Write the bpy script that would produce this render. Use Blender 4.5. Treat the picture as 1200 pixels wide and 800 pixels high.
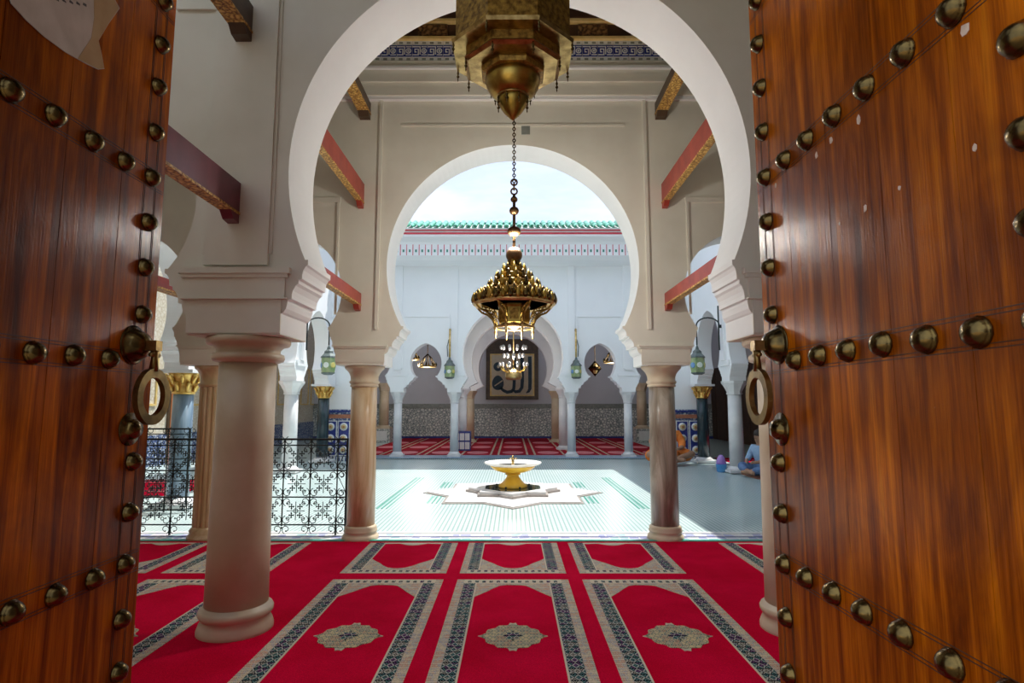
import bpy, math, random
from mathutils import Vector, Matrix
random.seed(7)
PI = math.pi
S = bpy.context.scene
C = S.collection
for o in list(bpy.data.objects): bpy.data.objects.remove(o)

# ------------------------------------------------------------------ camera, sky, sun, exposure
cam = bpy.data.cameras.new('camera'); camo = bpy.data.objects.new('camera', cam); C.objects.link(camo)
F_PX, HORIZON = 675.0, 473.0
cam.sensor_fit = 'HORIZONTAL'; cam.sensor_width = 36.0; cam.lens = F_PX / 1200 * 36.0
cam.clip_start = 0.05; cam.clip_end = 300
pitch = math.atan((HORIZON - 400) / F_PX)
camo.location = (0, 0, 1.5); camo.rotation_euler = (PI/2 + pitch, 0, 0.0015)
S.camera = camo
S.view_settings.view_transform = 'Standard'; S.view_settings.look = 'None'
S.view_settings.exposure = 0.80; S.view_settings.gamma = 1.0; S.view_settings.use_curve_mapping = False

W = bpy.data.worlds.new('sky'); S.world = W; W.use_nodes = True
wn = W.node_tree.nodes; wl = W.node_tree.links
wn.clear()
wo = wn.new('ShaderNodeOutputWorld'); bg = wn.new('ShaderNodeBackground')
tc = wn.new('ShaderNodeTexCoord'); mp = wn.new('ShaderNodeMapping'); nz = wn.new('ShaderNodeTexNoise'); cr = wn.new('ShaderNodeValToRGB')
mp.inputs['Rotation'].default_value = (0, 0.5, 0.3); mp.inputs['Scale'].default_value = (1.2, 5.0, 5.0)
nz.inputs['Scale'].default_value = 1.4; nz.inputs['Detail'].default_value = 6; nz.inputs['Roughness'].default_value = 0.6
cr.color_ramp.elements[0].position = 0.42; cr.color_ramp.elements[0].color = (0.46, 0.54, 0.74, 1)
cr.color_ramp.elements[1].position = 0.66; cr.color_ramp.elements[1].color = (0.72, 0.79, 0.88, 1)
bg.inputs['Strength'].default_value = 1.05
wl.new(tc.outputs['Generated'], mp.inputs['Vector']); wl.new(mp.outputs[0], nz.inputs['Vector'])
wl.new(nz.outputs['Fac'], cr.inputs[0]); wl.new(cr.outputs[0], bg.inputs['Color']); wl.new(bg.outputs[0], wo.inputs[0])

sun = bpy.data.lights.new('sun', 'SUN'); sun.energy = 3.1; sun.angle = 0.009; sun.color = (1.0, 0.965, 0.90)
suno = bpy.data.objects.new('sun', sun); C.objects.link(suno); suno.location = (6, 12, 20)
suno.rotation_euler = Vector((-0.29, -0.25, -1.0)).to_track_quat('-Z', 'Y').to_euler()

# ------------------------------------------------------------------ helpers
def tag(o, label=None, cat=None, group=None, kind=None):
    if label: o['label'] = label
    if cat: o['category'] = cat
    if group: o['group'] = group
    if kind: o['kind'] = kind
    return o

def thing(name, label, cat, loc=(0, 0, 0), rz=0.0, group=None, kind=None):
    o = bpy.data.objects.new(name, None); C.objects.link(o)
    o.empty_display_size = 0.1; o.location = loc; o.rotation_euler = (0, 0, rz)
    return tag(o, label, cat, group, kind)

def dup(root, loc=None, rz=None, label=None):
    def cp(o, p):
        c = o.copy(); C.objects.link(c); c.parent = p
        for ch in kids.get(o.name, []): cp(ch, c)
        return c
    kids = {}
    for o in root.children_recursive: kids.setdefault(o.parent.name, []).append(o)
    r = cp(root, root.parent)
    if loc is not None: r.location = loc
    if rz is not None: r.rotation_euler = (0, 0, rz)
    if label: r['label'] = label
    return r

class MB:
    def __init__(s): s.v = []; s.f = []; s.m = []; s.s = []
    def add(s, vs, fs, mi=0, sm=False):
        o = len(s.v); s.v += [tuple(p) for p in vs]
        for f in fs: s.f.append([i + o for i in f]); s.m.append(mi); s.s.append(sm)
        return s
    def box(s, x0, x1, y0, y1, z0, z1, mi=0):
        return s.add([(x0,y0,z0),(x1,y0,z0),(x1,y1,z0),(x0,y1,z0),(x0,y0,z1),(x1,y0,z1),(x1,y1,z1),(x0,y1,z1)],
                     [(3,2,1,0),(4,5,6,7),(0,1,5,4),(1,2,6,5),(2,3,7,6),(3,0,4,7)], mi)
    def prism(s, poly, a, b, ax='y', mi=0, side_smooth=False):
        """extrude a 2D polygon: ax='y' poly in (x,z); ax='z' poly in (x,y); ax='x' poly in (y,z)"""
        n = len(poly)
        P = {'y': lambda p, t: (p[0], t, p[1]), 'z': lambda p, t: (p[0], p[1], t), 'x': lambda p, t: (t, p[0], p[1])}[ax]
        area = sum(poly[i][0]*poly[(i+1) % n][1] - poly[(i+1) % n][0]*poly[i][1] for i in range(n))
        pl = list(poly) if area > 0 else list(poly)[::-1]
        vs = [P(p, a) for p in pl] + [P(p, b) for p in pl]
        flip = (ax == 'y')
        lo = list(range(n)); hi = list(range(n, 2*n))
        A = [lo if flip else lo[::-1], hi[::-1] if flip else hi]
        s.add(vs, A, mi)
        o = len(s.v) - 2*n
        for i in range(n):
            j = (i+1) % n
            f = [i, i+n, j+n, j] if flip else [i, j, j+n, i+n]
            s.f.append([k + o for k in f]); s.m.append(mi); s.s.append(side_smooth)
        return s
    def lathe(s, prof, n=24, c=(0,0,0), mi=0, sm=True, a0=0.0, sy=1.0):
        vs = []; fs = []
        for r, z in prof:
            for k in range(n):
                a = a0 + 2*PI*k/n
                vs.append((c[0] + r*math.cos(a), c[1] + r*math.sin(a)*sy, c[2] + z))
        for i in range(len(prof)-1):
            for k in range(n):
                j = (k+1) % n
                fs.append((i*n+k, i*n+j, (i+1)*n+j, (i+1)*n+k))
        s.add(vs, fs, mi, sm)
        o = len(s.v) - len(vs)
        if prof[0][0] > 1e-4: s.f.append([o+k for k in range(n)][::-1]); s.m.append(mi); s.s.append(False)
        if prof[-1][0] > 1e-4: s.f.append([o+(len(prof)-1)*n+k for k in range(n)]); s.m.append(mi); s.s.append(False)
        return s
    def tube(s, pts, r, n=6, mi=0, closed=False, sm=True):
        pts = [Vector(p) for p in pts]; N = len(pts); vs = []; fs = []
        rs = r if isinstance(r, (list, tuple)) else [r]*N
        up = None
        for i, p in enumerate(pts):
            if closed: t = pts[(i+1) % N] - pts[i-1]
            else: t = pts[min(i+1, N-1)] - pts[max(i-1, 0)]
            t.normalize()
            if up is None: up = Vector((0,0,1)) if abs(t.z) < 0.9 else Vector((0,1,0))
            u = t.cross(up)
            if u.length < 1e-5: u = t.cross(Vector((1,0.3,0)))
            u.normalize(); w = u.cross(t).normalized(); up = w
            for k in range(n):
                a = 2*PI*k/n; q = p + (u*math.cos(a) + w*math.sin(a))*rs[i]
                vs.append(tuple(q))
        M = N if closed else N-1
        for i in range(M):
            i2 = (i+1) % N
            for k in range(n):
                j = (k+1) % n
                fs.append((i*n+k, i*n+j, i2*n+j, i2*n+k))
        if not closed: fs.append(tuple(range(n))[::-1]); fs.append(tuple((N-1)*n+k for k in range(n)))
        return s.add(vs, fs, mi, sm)
    def torus(s, c, R, r, n=20, m=6, axis='z', mi=0, a0=0, a1=2*PI):
        full = abs(a1 - a0 - 2*PI) < 1e-6; K = n if full else n+1
        pts = []
        for i in range(K):
            a = a0 + (a1-a0)*i/n; u, v = R*math.cos(a), R*math.sin(a)
            pts.append({'z': (c[0]+u, c[1]+v, c[2]), 'y': (c[0]+u, c[1], c[2]+v), 'x': (c[0], c[1]+u, c[2]+v)}[axis])
        return s.tube(pts, r, m, mi, closed=full)
    def ball(s, c, r, n=12, m=7, sz=1.0, mi=0):
        prof = [(max(r*math.sin(PI*i/m), 1e-5), -r*sz*math.cos(PI*i/m)) for i in range(m+1)]
        return s.lathe(prof, n, c, mi)
    def xf(s, M, i0=0):
        for i in range(i0, len(s.v)): s.v[i] = tuple(M @ Vector(s.v[i]))
        return s
    def mesh(s, name, mats):
        me = bpy.data.meshes.new(name); me.from_pydata(s.v, [], s.f)
        for m in (mats if isinstance(mats, (list, tuple)) else [mats]): me.materials.append(m)
        me.polygons.foreach_set('material_index', s.m); me.polygons.foreach_set('use_smooth', s.s)
        me.update(); return me
    def build(s, name, mats, parent=None, loc=None, kind=None):
        return put(name, s.mesh(name, mats), parent, loc, kind)

def put(name, me, parent=None, loc=None, kind=None, rot=None):
    o = bpy.data.objects.new(name, me); C.objects.link(o)
    if parent: o.parent = parent
    if loc: o.location = loc
    if rot: o.rotation_euler = rot
    if kind: o['kind'] = kind
    return o

def RZ(a): return Matrix.Rotation(a, 4, 'Z')
def TR(x, y, z): return Matrix.Translation((x, y, z))

# ------------------------------------------------------------------ materials
class NT:
    def __init__(s, name, rough=0.6, metal=0.0, spec=0.5, coat=0.0):
        s.mat = bpy.data.materials.new(name); s.mat.use_nodes = True
        s.n = s.mat.node_tree.nodes; s.l = s.mat.node_tree.links
        s.b = s.n['Principled BSDF']
        s.b.inputs['Roughness'].default_value = rough; s.b.inputs['Metallic'].default_value = metal
        s.b.inputs['Specular IOR Level'].default_value = spec
        if coat: s.b.inputs['Coat Weight'].default_value = coat; s.b.inputs['Coat Roughness'].default_value = 0.2
        s._co = None
    def co(s):
        if not s._co: s._co = s.n.new('ShaderNodeTexCoord').outputs['Object']
        return s._co
    def scaled(s, sc, rot=(0,0,0), src=None):
        m = s.n.new('ShaderNodeMapping'); m.inputs['Scale'].default_value = sc; m.inputs['Rotation'].default_value = rot
        s.l.new(src or s.co(), m.inputs['Vector']); return m.outputs[0]
    def noise(s, scale, detail=4, rough=0.55, vec=None, dist=0.0):
        t = s.n.new('ShaderNodeTexNoise'); t.inputs['Scale'].default_value = scale; t.inputs['Detail'].default_value = detail
        t.inputs['Roughness'].default_value = rough; t.inputs['Distortion'].default_value = dist
        s.l.new(vec or s.co(), t.inputs['Vector']); return t.outputs['Fac']
    def vor(s, scale, vec=None, feat='F1', out='Distance', rnd=1.0):
        t = s.n.new('ShaderNodeTexVoronoi'); t.feature = feat; t.inputs['Scale'].default_value = scale
        t.inputs['Randomness'].default_value = rnd
        s.l.new(vec or s.co(), t.inputs['Vector']); return t.outputs[out]
    def ramp(s, fac, stops, interp='LINEAR'):
        r = s.n.new('ShaderNodeValToRGB'); e = r.color_ramp.elements; r.color_ramp.interpolation = interp
        while len(e) < len(stops): e.new(0.5)
        for k, (p, c) in enumerate(stops): e[k].position = p; e[k].color = (*c, 1)
        s.l.new(fac, r.inputs[0]); return r.outputs[0]
    def math(s, op, a, b=None, c=None):
        m = s.n.new('ShaderNodeMath'); m.operation = op
        for i, x in enumerate((a, b, c)):
            if x is None: continue
            if isinstance(x, (int, float)): m.inputs[i].default_value = x
            else: s.l.new(x, m.inputs[i])
        return m.outputs[0]
    def sep(s, vec=None):
        x = s.n.new('ShaderNodeSeparateXYZ'); s.l.new(vec or s.co(), x.inputs[0]); return x.outputs
    def mix(s, fac, a, b, mode='MIX'):
        m = s.n.new('ShaderNodeMix'); m.data_type = 'RGBA'; m.blend_type = mode
        for sock, x in ((m.inputs['Factor'], fac), (m.inputs['A'], a), (m.inputs['B'], b)):
            pass
        ins = [i for i in m.inputs if i.enabled]
        f, A, B = ins[0], ins[1], ins[2]
        for sock, x in ((f, fac), (A, a), (B, b)):
            if isinstance(x, (int, float)): sock.default_value = x
            elif isinstance(x, tuple): sock.default_value = (*x, 1)
            else: s.l.new(x, sock)
        return [o for o in m.outputs if o.enabled][0]
    def color(s, c):
        if isinstance(c, tuple): s.b.inputs['Base Color'].default_value = (*c, 1)
        else: s.l.new(c, s.b.inputs['Base Color'])
        return s
    def bump(s, h, strength=0.2, dist=0.01):
        b = s.n.new('ShaderNodeBump'); b.inputs['Strength'].default_value = strength; b.inputs['Distance'].default_value = dist
        s.l.new(h, b.inputs['Height']); s.l.new(b.outputs[0], s.b.inputs['Normal']); return s
    def roughness(s, v): s.l.new(v, s.b.inputs['Roughness']); return s

M = {}
def simple(name, c1, c2=None, scale=8, rough=0.6, metal=0.0, spec=0.5, bump=0.0, bscale=None, coat=0.0, p=(0.35, 0.65)):
    t = NT(name, rough, metal, spec, coat)
    n = t.noise(scale)
    t.color(t.ramp(n, [(p[0], c1), (p[1], c2 or c1)]))
    if bump: t.bump(t.noise(bscale or scale*4, 5), bump, 0.005)
    M[name] = t.mat; return t.mat

simple('plaster', (0.71, 0.685, 0.58), (0.80, 0.78, 0.68), 1.6, 0.85, bump=0.15, bscale=18, p=(0.3, 0.62))
simple('plaster_smooth', (0.84, 0.85, 0.84), (0.88, 0.89, 0.88), 2.5, 0.75, bump=0.08, bscale=20)
simple('white_wall', (0.89, 0.90, 0.915), (0.93, 0.94, 0.95), 0.9, 0.8, bump=0.06, bscale=15)
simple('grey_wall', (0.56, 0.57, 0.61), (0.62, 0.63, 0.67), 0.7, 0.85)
simple('marble_cream', (0.56, 0.44, 0.29), (0.68, 0.57, 0.42), 2.2, 0.42, bump=0.05)
simple('marble_white', (0.72, 0.73, 0.74), (0.84, 0.84, 0.84), 3, 0.35)
def veined(name, a, b, c, rough=0.32):
    t = NT(name, rough); v = t.scaled((3.0, 3.0, 0.55)); n = t.noise(1.6, 6, 0.6, v, 1.2)
    t.color(t.ramp(n, [(0.30, a), (0.48, b), (0.68, c)])); M[name] = t.mat
veined('marble_tan', (0.46, 0.27, 0.13), (0.66, 0.47, 0.28), (0.80, 0.68, 0.50))
veined('marble_brown', (0.15, 0.11, 0.08), (0.32, 0.26, 0.20), (0.60, 0.54, 0.46))
veined('marble_gold', (0.42, 0.28, 0.13), (0.60, 0.44, 0.24), (0.74, 0.62, 0.42))
veined('marble_blue', (0.10, 0.16, 0.24), (0.20, 0.29, 0.38), (0.36, 0.46, 0.55))
veined('marble_dark', (0.008, 0.020, 0.028), (0.016, 0.036, 0.046), (0.05, 0.09, 0.11), 0.22)
simple('gold', (0.62, 0.36, 0.08), (0.95, 0.66, 0.22), 14, 0.38, 0.85, bump=0.3)
simple('gold_paint', (0.75, 0.52, 0.16), (0.85, 0.65, 0.28), 9, 0.6)
simple('brass', (0.24, 0.15, 0.025), (0.48, 0.32, 0.07), 10, 0.34, 0.95, bump=0.1)
simple('brass_old', (0.045, 0.032, 0.014), (0.20, 0.13, 0.04), 16, 0.24, 0.95, bump=0.15)
simple('brass_chased', (0.13, 0.065, 0.008), (0.44, 0.26, 0.045), 34, 0.45, 0.7, bump=0.6, bscale=60)
simple('brass_bright', (0.55, 0.36, 0.12), (0.85, 0.62, 0.28), 14, 0.32, 0.9, bump=0.1)
simple('brass_rim', (0.20, 0.115, 0.03), (0.46, 0.30, 0.10), 18, 0.28, 0.9, bump=0.2)
simple('brass_ring', (0.15, 0.09, 0.025), (0.34, 0.22, 0.07), 14, 0.32, 0.95, bump=0.1)
simple('copper_old', (0.09, 0.045, 0.02), (0.20, 0.11, 0.045), 12, 0.4, 0.85)
simple('iron', (0.012, 0.018, 0.018), (0.025, 0.035, 0.035), 20, 0.5, 0.3)
simple('red_paint', (0.30, 0.035, 0.025), (0.42, 0.06, 0.035), 6, 0.38)
simple('plum_paint', (0.13, 0.022, 0.04), (0.19, 0.035, 0.06), 6, 0.3)
simple('red_line', (0.62, 0.04, 0.07), (0.72, 0.07, 0.10), 6, 0.6)
simple('pink_line', (0.66, 0.16, 0.20), (0.72, 0.26, 0.30), 6, 0.7)
simple('green_glaze', (0.03, 0.30, 0.17), (0.16, 0.55, 0.38), 5, 0.3)
simple('green_dark', (0.03, 0.22, 0.16), (0.05, 0.30, 0.22), 9, 0.5)
simple('cedar', (0.035, 0.014, 0.006), (0.075, 0.03, 0.012), 5, 0.55, bump=0.3)
simple('door_orange', (0.45, 0.13, 0.03), (0.56, 0.19, 0.05), 6, 0.45)
simple('paper', (0.50, 0.43, 0.36), (0.60, 0.53, 0.46), 10, 0.8)
simple('paper_stain', (0.42, 0.27, 0.12), (0.50, 0.34, 0.17), 10, 0.8)
simple('ink', (0.06, 0.05, 0.05), (0.10, 0.09, 0.09), 30, 0.8)
simple('navy', (0.012, 0.035, 0.055), (0.02, 0.055, 0.08), 8, 0.6)
simple('cream', (0.62, 0.54, 0.38), (0.68, 0.60, 0.44), 8, 0.7)
simple('walnut', (0.05, 0.03, 0.015), (0.10, 0.06, 0.03), 7, 0.45)
simple('tile_white', (0.74, 0.75, 0.74), (0.80, 0.81, 0.80), 9, 0.3)
simple('tile_blue', (0.03, 0.045, 0.20), (0.05, 0.07, 0.30), 9, 0.25)
simple('tile_grey', (0.20, 0.22, 0.20), (0.30, 0.32, 0.28), 12, 0.4)
simple('tile_brown', (0.34, 0.13, 0.07), (0.46, 0.2, 0.12), 12, 0.4)
simple('tile_green', (0.03, 0.30, 0.22), (0.06, 0.38, 0.29), 9, 0.3)
simple('tile_yellow', (0.62, 0.45, 0.16), (0.70, 0.55, 0.25), 9, 0.3)
simple('skin', (0.38, 0.20, 0.12), (0.44, 0.25, 0.16), 12, 0.55)
simple('hair', (0.02, 0.013, 0.01), (0.035, 0.022, 0.015), 20, 0.6)
simple('cloth_blue', (0.28, 0.42, 0.62), (0.36, 0.52, 0.72), 10, 0.85)
simple('cloth_denim', (0.10, 0.18, 0.36), (0.15, 0.25, 0.45), 14, 0.85)
simple('cloth_lilac', (0.36, 0.28, 0.46), (0.46, 0.38, 0.56), 10, 0.85)
simple('cloth_orange', (0.85, 0.22, 0.03), (0.95, 0.32, 0.07), 8, 0.8)
simple('plastic_blue', (0.08, 0.32, 0.72), (0.14, 0.42, 0.80), 6, 0.4)
simple('plastic_purple', (0.40, 0.22, 0.62), (0.46, 0.28, 0.70), 6, 0.4)
simple('stone_platform', (0.66, 0.64, 0.64), (0.80, 0.79, 0.79), 3, 0.4)
simple('stone_edge', (0.30, 0.26, 0.23), (0.40, 0.36, 0.33), 6, 0.5)
simple('alabaster', (0.86, 0.80, 0.70), (0.90, 0.87, 0.82), 4, 0.3)
simple('alabaster_gold', (0.78, 0.42, 0.02), (0.92, 0.60, 0.08), 3.5, 0.35)
simple('water', (0.05, 0.07, 0.06), (0.08, 0.10, 0.08), 3, 0.05)
simple('glass_green', (0.10, 0.32, 0.10), (0.22, 0.45, 0.16), 10, 0.2)
simple('glass_frame', (0.20, 0.32, 0.14), (0.38, 0.44, 0.24), 10, 0.3)
simple('glass_pale', (0.72, 0.78, 0.72), (0.82, 0.86, 0.80), 10, 0.2)
simple('glass_yellow', (0.60, 0.52, 0.14), (0.70, 0.62, 0.24), 10, 0.2)
simple('glass_blue', (0.12, 0.26, 0.52), (0.2, 0.36, 0.62), 10, 0.2)
simple('lead', (0.12, 0.15, 0.15), (0.20, 0.23, 0.22), 12, 0.5, 0.6)
simple('crystal', (0.45, 0.40, 0.36), (0.75, 0.70, 0.66), 30, 0.15)
simple('flint', (0.55, 0.40, 0.28), (0.70, 0.55, 0.42), 30, 0.8)

def wood_door():
    t = NT('door_wood', 0.34, 0, 0.16, 0.0)
    v = t.scaled((1, 9.0, 0.55)); n = t.noise(2.2, 8, 0.62, v, 0.6)
    v2 = t.scaled((1, 60.0, 1.6)); n2 = t.noise(3.0, 4, 0.6, v2)
    c = t.ramp(n, [(0.30, (0.15, 0.025, 0.0006)), (0.46, (0.40, 0.090, 0.001)), (0.60, (0.66, 0.175, 0.002)), (0.75, (0.84, 0.28, 0.006))])
    c2 = t.ramp(n2, [(0.35, (0.62, 0.55, 0.50)), (0.6, (1, 1, 1))])
    c3 = t.ramp(t.noise(1.5, 4, 0.6, t.scaled((1, 1.6, 0.8)), 0.8), [(0.36, (0.38, 0.32, 0.30)), (0.62, (1, 1, 1))])
    t.color(t.mix(0.9, t.mix(0.75, c, c2, 'MULTIPLY'), c3, 'MULTIPLY')); t.bump(n2, 0.18, 0.004)
    t.roughness(t.math('MULTIPLY_ADD', t.noise(9, 5), 0.26, 0.08)); M['door_wood'] = t.mat
wood_door()
simple('door_groove', (0.035, 0.012, 0.004), (0.055, 0.018, 0.006), 10, 0.6)

def carved(name, dark, mid, light, sc):
    t = NT(name, 0.5); v = t.scaled((sc, sc, sc)); d = t.vor(1.0, v, 'DISTANCE_TO_EDGE'); n = t.vor(2.3, v)
    f = t.math('ADD', t.math('MULTIPLY', d, 1.1), t.math('MULTIPLY', n, 0.35))
    t.color(t.ramp(f, [(0.12, dark), (0.32, mid), (0.55, light)])); t.bump(f, 0.6, 0.01); M[name] = t.mat
carved('carved_cedar', (0.02, 0.008, 0.003), (0.13, 0.055, 0.015), (0.30, 0.16, 0.05), 16)
carved('beam_pattern', (0.16, 0.05, 0.015), (0.55, 0.30, 0.06), (0.82, 0.56, 0.16), 26)
carved('zellige', (0.10, 0.13, 0.14), (0.46, 0.50, 0.48), (0.80, 0.80, 0.74), 9)
carved('zellige_blue', (0.02, 0.035, 0.16), (0.12, 0.18, 0.34), (0.60, 0.62, 0.62), 12)
carved('stucco_yellow', (0.60, 0.52, 0.38), (0.72, 0.66, 0.52), (0.80, 0.76, 0.66), 10)

def carpet_red():
    t = NT('carpet_red', 0.95, 0, 0.1)
    n = t.noise(220, 2); n2 = t.noise(2.2, 4)
    a = t.ramp(n2, [(0.35, (0.74, 0.002, 0.034)), (0.65, (0.90, 0.004, 0.055))])
    b = t.ramp(n, [(0.3, (0.62, 0.6, 0.6)), (0.7, (1, 1, 1))])
    t.color(t.mix(1.0, a, b, 'MULTIPLY')); t.bump(n, 0.5, 0.006)
    t.b.inputs['Specular IOR Level'].default_value = 0.02; M['carpet_red'] = t.mat
carpet_red()
def carpet_band(name, ground, cols, px, py):
    """woven band: motif cells px by py with small flowers, drawn from object coordinates"""
    t = NT(name, 0.95, 0, 0.1); x, y, z = t.sep()
    def cellf(v, p): return t.math('ABSOLUTE', t.math('SUBTRACT', t.math('FRACT', t.math('DIVIDE', v, p)), 0.5))
    u = cellf(x, px); w = cellf(y, py)
    ring = t.math('SQRT', t.math('ADD', t.math('POWER', t.math('MULTIPLY', u, 1.0), 2.0), t.math('POWER', w, 2.0)))
    dia = t.math('ADD', u, w)
    wave = t.math('SINE', t.math('MULTIPLY', ring, 38.0))
    n = t.noise(1.0/py*0.9, 1, 0.5)
    pick = t.ramp(n, [(0.0, cols[0]), (0.44, cols[1]), (0.56, cols[2])], 'CONSTANT')
    f = t.math('GREATER_THAN', wave, 0.35)
    f2 = t.math('LESS_THAN', t.math('ABSOLUTE', t.math('SUBTRACT', dia, 0.42)), 0.07)
    c = t.mix(f, ground, pick); c = t.mix(f2, c, cols[3])
    edge = t.math('GREATER_THAN', w, 0.45); c = t.mix(edge, c, ground)
    t.color(c); M[name] = t.mat
carpet_band('band_navy', (0.006, 0.006, 0.014), [(0.24, 0.09, 0.26), (0.12, 0.30, 0.28), (0.52, 0.47, 0.36), (0.48, 0.46, 0.40)], 0.048, 0.072)
carpet_band('band_cream', (0.70, 0.59, 0.42), [(0.46, 0.05, 0.05), (0.14, 0.19, 0.36), (0.62, 0.50, 0.34), (0.50, 0.40, 0.28)], 0.0312, 0.055)
carpet_band('band_medallion', (0.66, 0.54, 0.32), [(0.30, 0.04, 0.06), (0.08, 0.11, 0.18), (0.60, 0.46, 0.24), (0.14, 0.22, 0.18)], 0.042, 0.055)
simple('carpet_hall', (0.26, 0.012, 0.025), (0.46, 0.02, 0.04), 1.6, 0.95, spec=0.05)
simple('carpet_cream', (0.66, 0.55, 0.40), (0.74, 0.64, 0.48), 60, 0.95)

def court_floor():
    t = NT('court_tile', 0.28, 0, 0.5); x, y, z = t.sep()
    P = 0.055
    fx = t.math('FRACT', t.math('DIVIDE', x, P)); fy = t.math('FRACT', t.math('DIVIDE', y, P))
    lx = t.math('GREATER_THAN', fx, 0.66); ly = t.math('GREATER_THAN', fy, 0.80)
    n = t.noise(0.9, 5)
    w = t.ramp(n, [(0.3, (0.56, 0.66, 0.67)), (0.7, (0.66, 0.73, 0.73))])
    g = t.ramp(t.noise(30, 2), [(0.3, (0.08, 0.26, 0.24)), (0.7, (0.17, 0.34, 0.31))])
    c = t.mix(t.math('MULTIPLY', lx, 0.72), w, g); c = t.mix(t.math('MULTIPLY', ly, 0.18), c, g)
    t.color(c); t.bump(lx, 0.05, 0.002); M['court_tile'] = t.mat
court_floor()
def threshold():
    t = NT('threshold_tile', 0.3); v = t.scaled((9, 9, 9)); d = t.vor(1.0, v, 'DISTANCE_TO_EDGE', rnd=0.4); k = t.vor(1.0, v, out='Color', rnd=0.4)
    r = t.n.new('ShaderNodeRGBToBW'); t.l.new(k, r.inputs[0])
    c = t.ramp(r.outputs[0], [(0.0, (0.34, 0.36, 0.56)), (0.4, (0.62, 0.58, 0.66)), (0.55, (0.66, 0.66, 0.66)), (0.75, (0.30, 0.46, 0.50))], 'CONSTANT')
    e = t.math('LESS_THAN', d, 0.07); t.color(t.mix(e, c, (0.72, 0.72, 0.70))); M['threshold_tile'] = t.mat
threshold()
simple('kerb_blue', (0.14, 0.24, 0.38), (0.30, 0.42, 0.54), 14, 0.35)
simple('blocker_dark', (0.10, 0.07, 0.05), (0.15, 0.11, 0.08), 3, 0.9)  # dark tone of the added light blocker
simple('street', (0.52, 0.40, 0.26), (0.62, 0.50, 0.34), 6, 0.8)

# ------------------------------------------------------------------ arcade walls
def arch_pts(cx, cz, r, zs, e=0.0, n=40):
    """left springing -> apex -> right springing; e>0 makes it pointed (leftmost stays cx-r)"""
    R = r + e
    a0 = PI + math.asin(min(1, (cz - zs)/R)); a1 = math.acos(max(-1, -e/R)) if e > 0 else PI/2
    L = [(cx + e + R*math.cos(a0 + (a1-a0)*i/n), cz + R*math.sin(a0 + (a1-a0)*i/n)) for i in range(n+1)]
    return L + [(2*cx - x, z) for x, z in L[:-1][::-1]]
def spring_x(cx, cz, r, zs, e): 
    R = r + e; return cx + e - math.sqrt(R*R - (cz-zs)**2)
CORB = [(0,0),(0,.27),(.10,.29),(.22,.34),(.28,.42),(.28,.46),(.46,.47),(.46,.52),(.50,.58),(.62,.65),(.74,.68),(.74,.73),(.90,.74),(.90,.79),(.94,.86),(1.04,.91),(1.14,.93),(1.14,1),(1,1)]
def arcade_outline(x0, x1, ztop, sups, arches, zend):
    """sups: (xc, half_width, zbot) between arches; arches: (cx,cz,r,zs,e). walls run to x0/x1 and to zend at their ends"""
    P = [(x0, ztop), (x0, zend)]
    k = len(arches)
    for i, (cx, cz, r, zs, e) in enumerate(arches):
        xs = spring_x(cx, cz, r, zs, e)
        for side in (0, 1):
            if side == 0:
                s_ = sups[i]
                xb, zb = (s_[0] + s_[1], s_[2])
                P += [(xb + (xs-xb)*u, zb + (zs-zb)*v) for u, v in CORB]
            else:
                P += arch_pts(cx, cz, r, zs, e)[1:-1]
                s_ = sups[i+1]; xb, zb = (s_[0] - s_[1], s_[2]); xr = 2*cx - xs
                P += [(xb + (xr-xb)*u, zb + (zs-zb)*v) for u, v in CORB][::-1]
    P += [(x1, zend), (x1, ztop)]
    Q = [P[0]]
    for p in P[1:]:
        if (p[0]-Q[-1][0])**2 + (p[1]-Q[-1][1])**2 > 1e-8: Q.append(p)
    return Q

def soffit_faces(mb, poly_n_start, mat_i, ysplit=None): pass

def arcade(name, yf, yb, x0, x1, ztop, sups, arches, zend, mat_face, mat_soffit):
    P = arcade_outline(x0, x1, ztop, sups, arches, zend)
    mb = MB(); mb.prism(P, yf, yb, 'y', 0)
    # give the reveal (arch soffit + corbels) its own material
    n = len(P)
    for fi in range(2, 2+n):
        zs = [mb.v[i][2] for i in mb.f[fi]]
        xs = [mb.v[i][0] for i in mb.f[fi]]
        if min(zs) > zend - 5 and not (max(zs) >= ztop - 1e-4) and not (abs(xs[0]-x0) < 1e-4 and abs(xs[2]-x0) < 1e-4): mb.m[fi] = 1
    o = mb.build(name, [mat_face, mat_soffit])
    o['kind'] = 'structure'
    return o

AYF, AYB, AY = 3.78, 4.26, 4.02
BYF, BYB, BY = 6.42, 6.88, 6.65
CYF, CYB, CY = 16.2, 16.6, 16.4
SA, SB, SC = 1.85, 1.71, 1.65

# ------------------------------------------------------------------ ground
o = MB().box(-14, 14, -12, 30, -0.30, -0.02).build('ground', M['street'], kind='structure')
fl = MB().box(-5.2, 5.2, 6.95, 15.9, -0.06, 0.0).build('floor', M['court_tile'], kind='structure')
MB().box(-9, 9, 0.3, 6.52, -0.06, 0.0).build('floor', M['street'], kind='structure')
th = MB().box(-9, 9, 6.52, 6.95, -0.06, 0.004).build('floor', M['threshold_tile'], kind='structure')
MB().box(-9, 9, 6.88, 6.95, 0.004, 0.012).build('threshold_strip', M['tile_white'], th)
MB().box(-9, 9, 6.50, 6.56, 0.004, 0.012).build('threshold_strip', M['tile_green'], th)
MB().box(-9, 9, 6.70, 6.72, 0.004, 0.009).build('threshold_strip', M['tile_blue'], th)
MB().box(-9, -5.2, 6.95, 26, -0.06, 0.02).build('floor', M['court_tile'], kind='structure')
MB().box(5.2, 9, 6.95, 26, -0.06, 0.02).build('floor', M['court_tile'], kind='structure')
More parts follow.
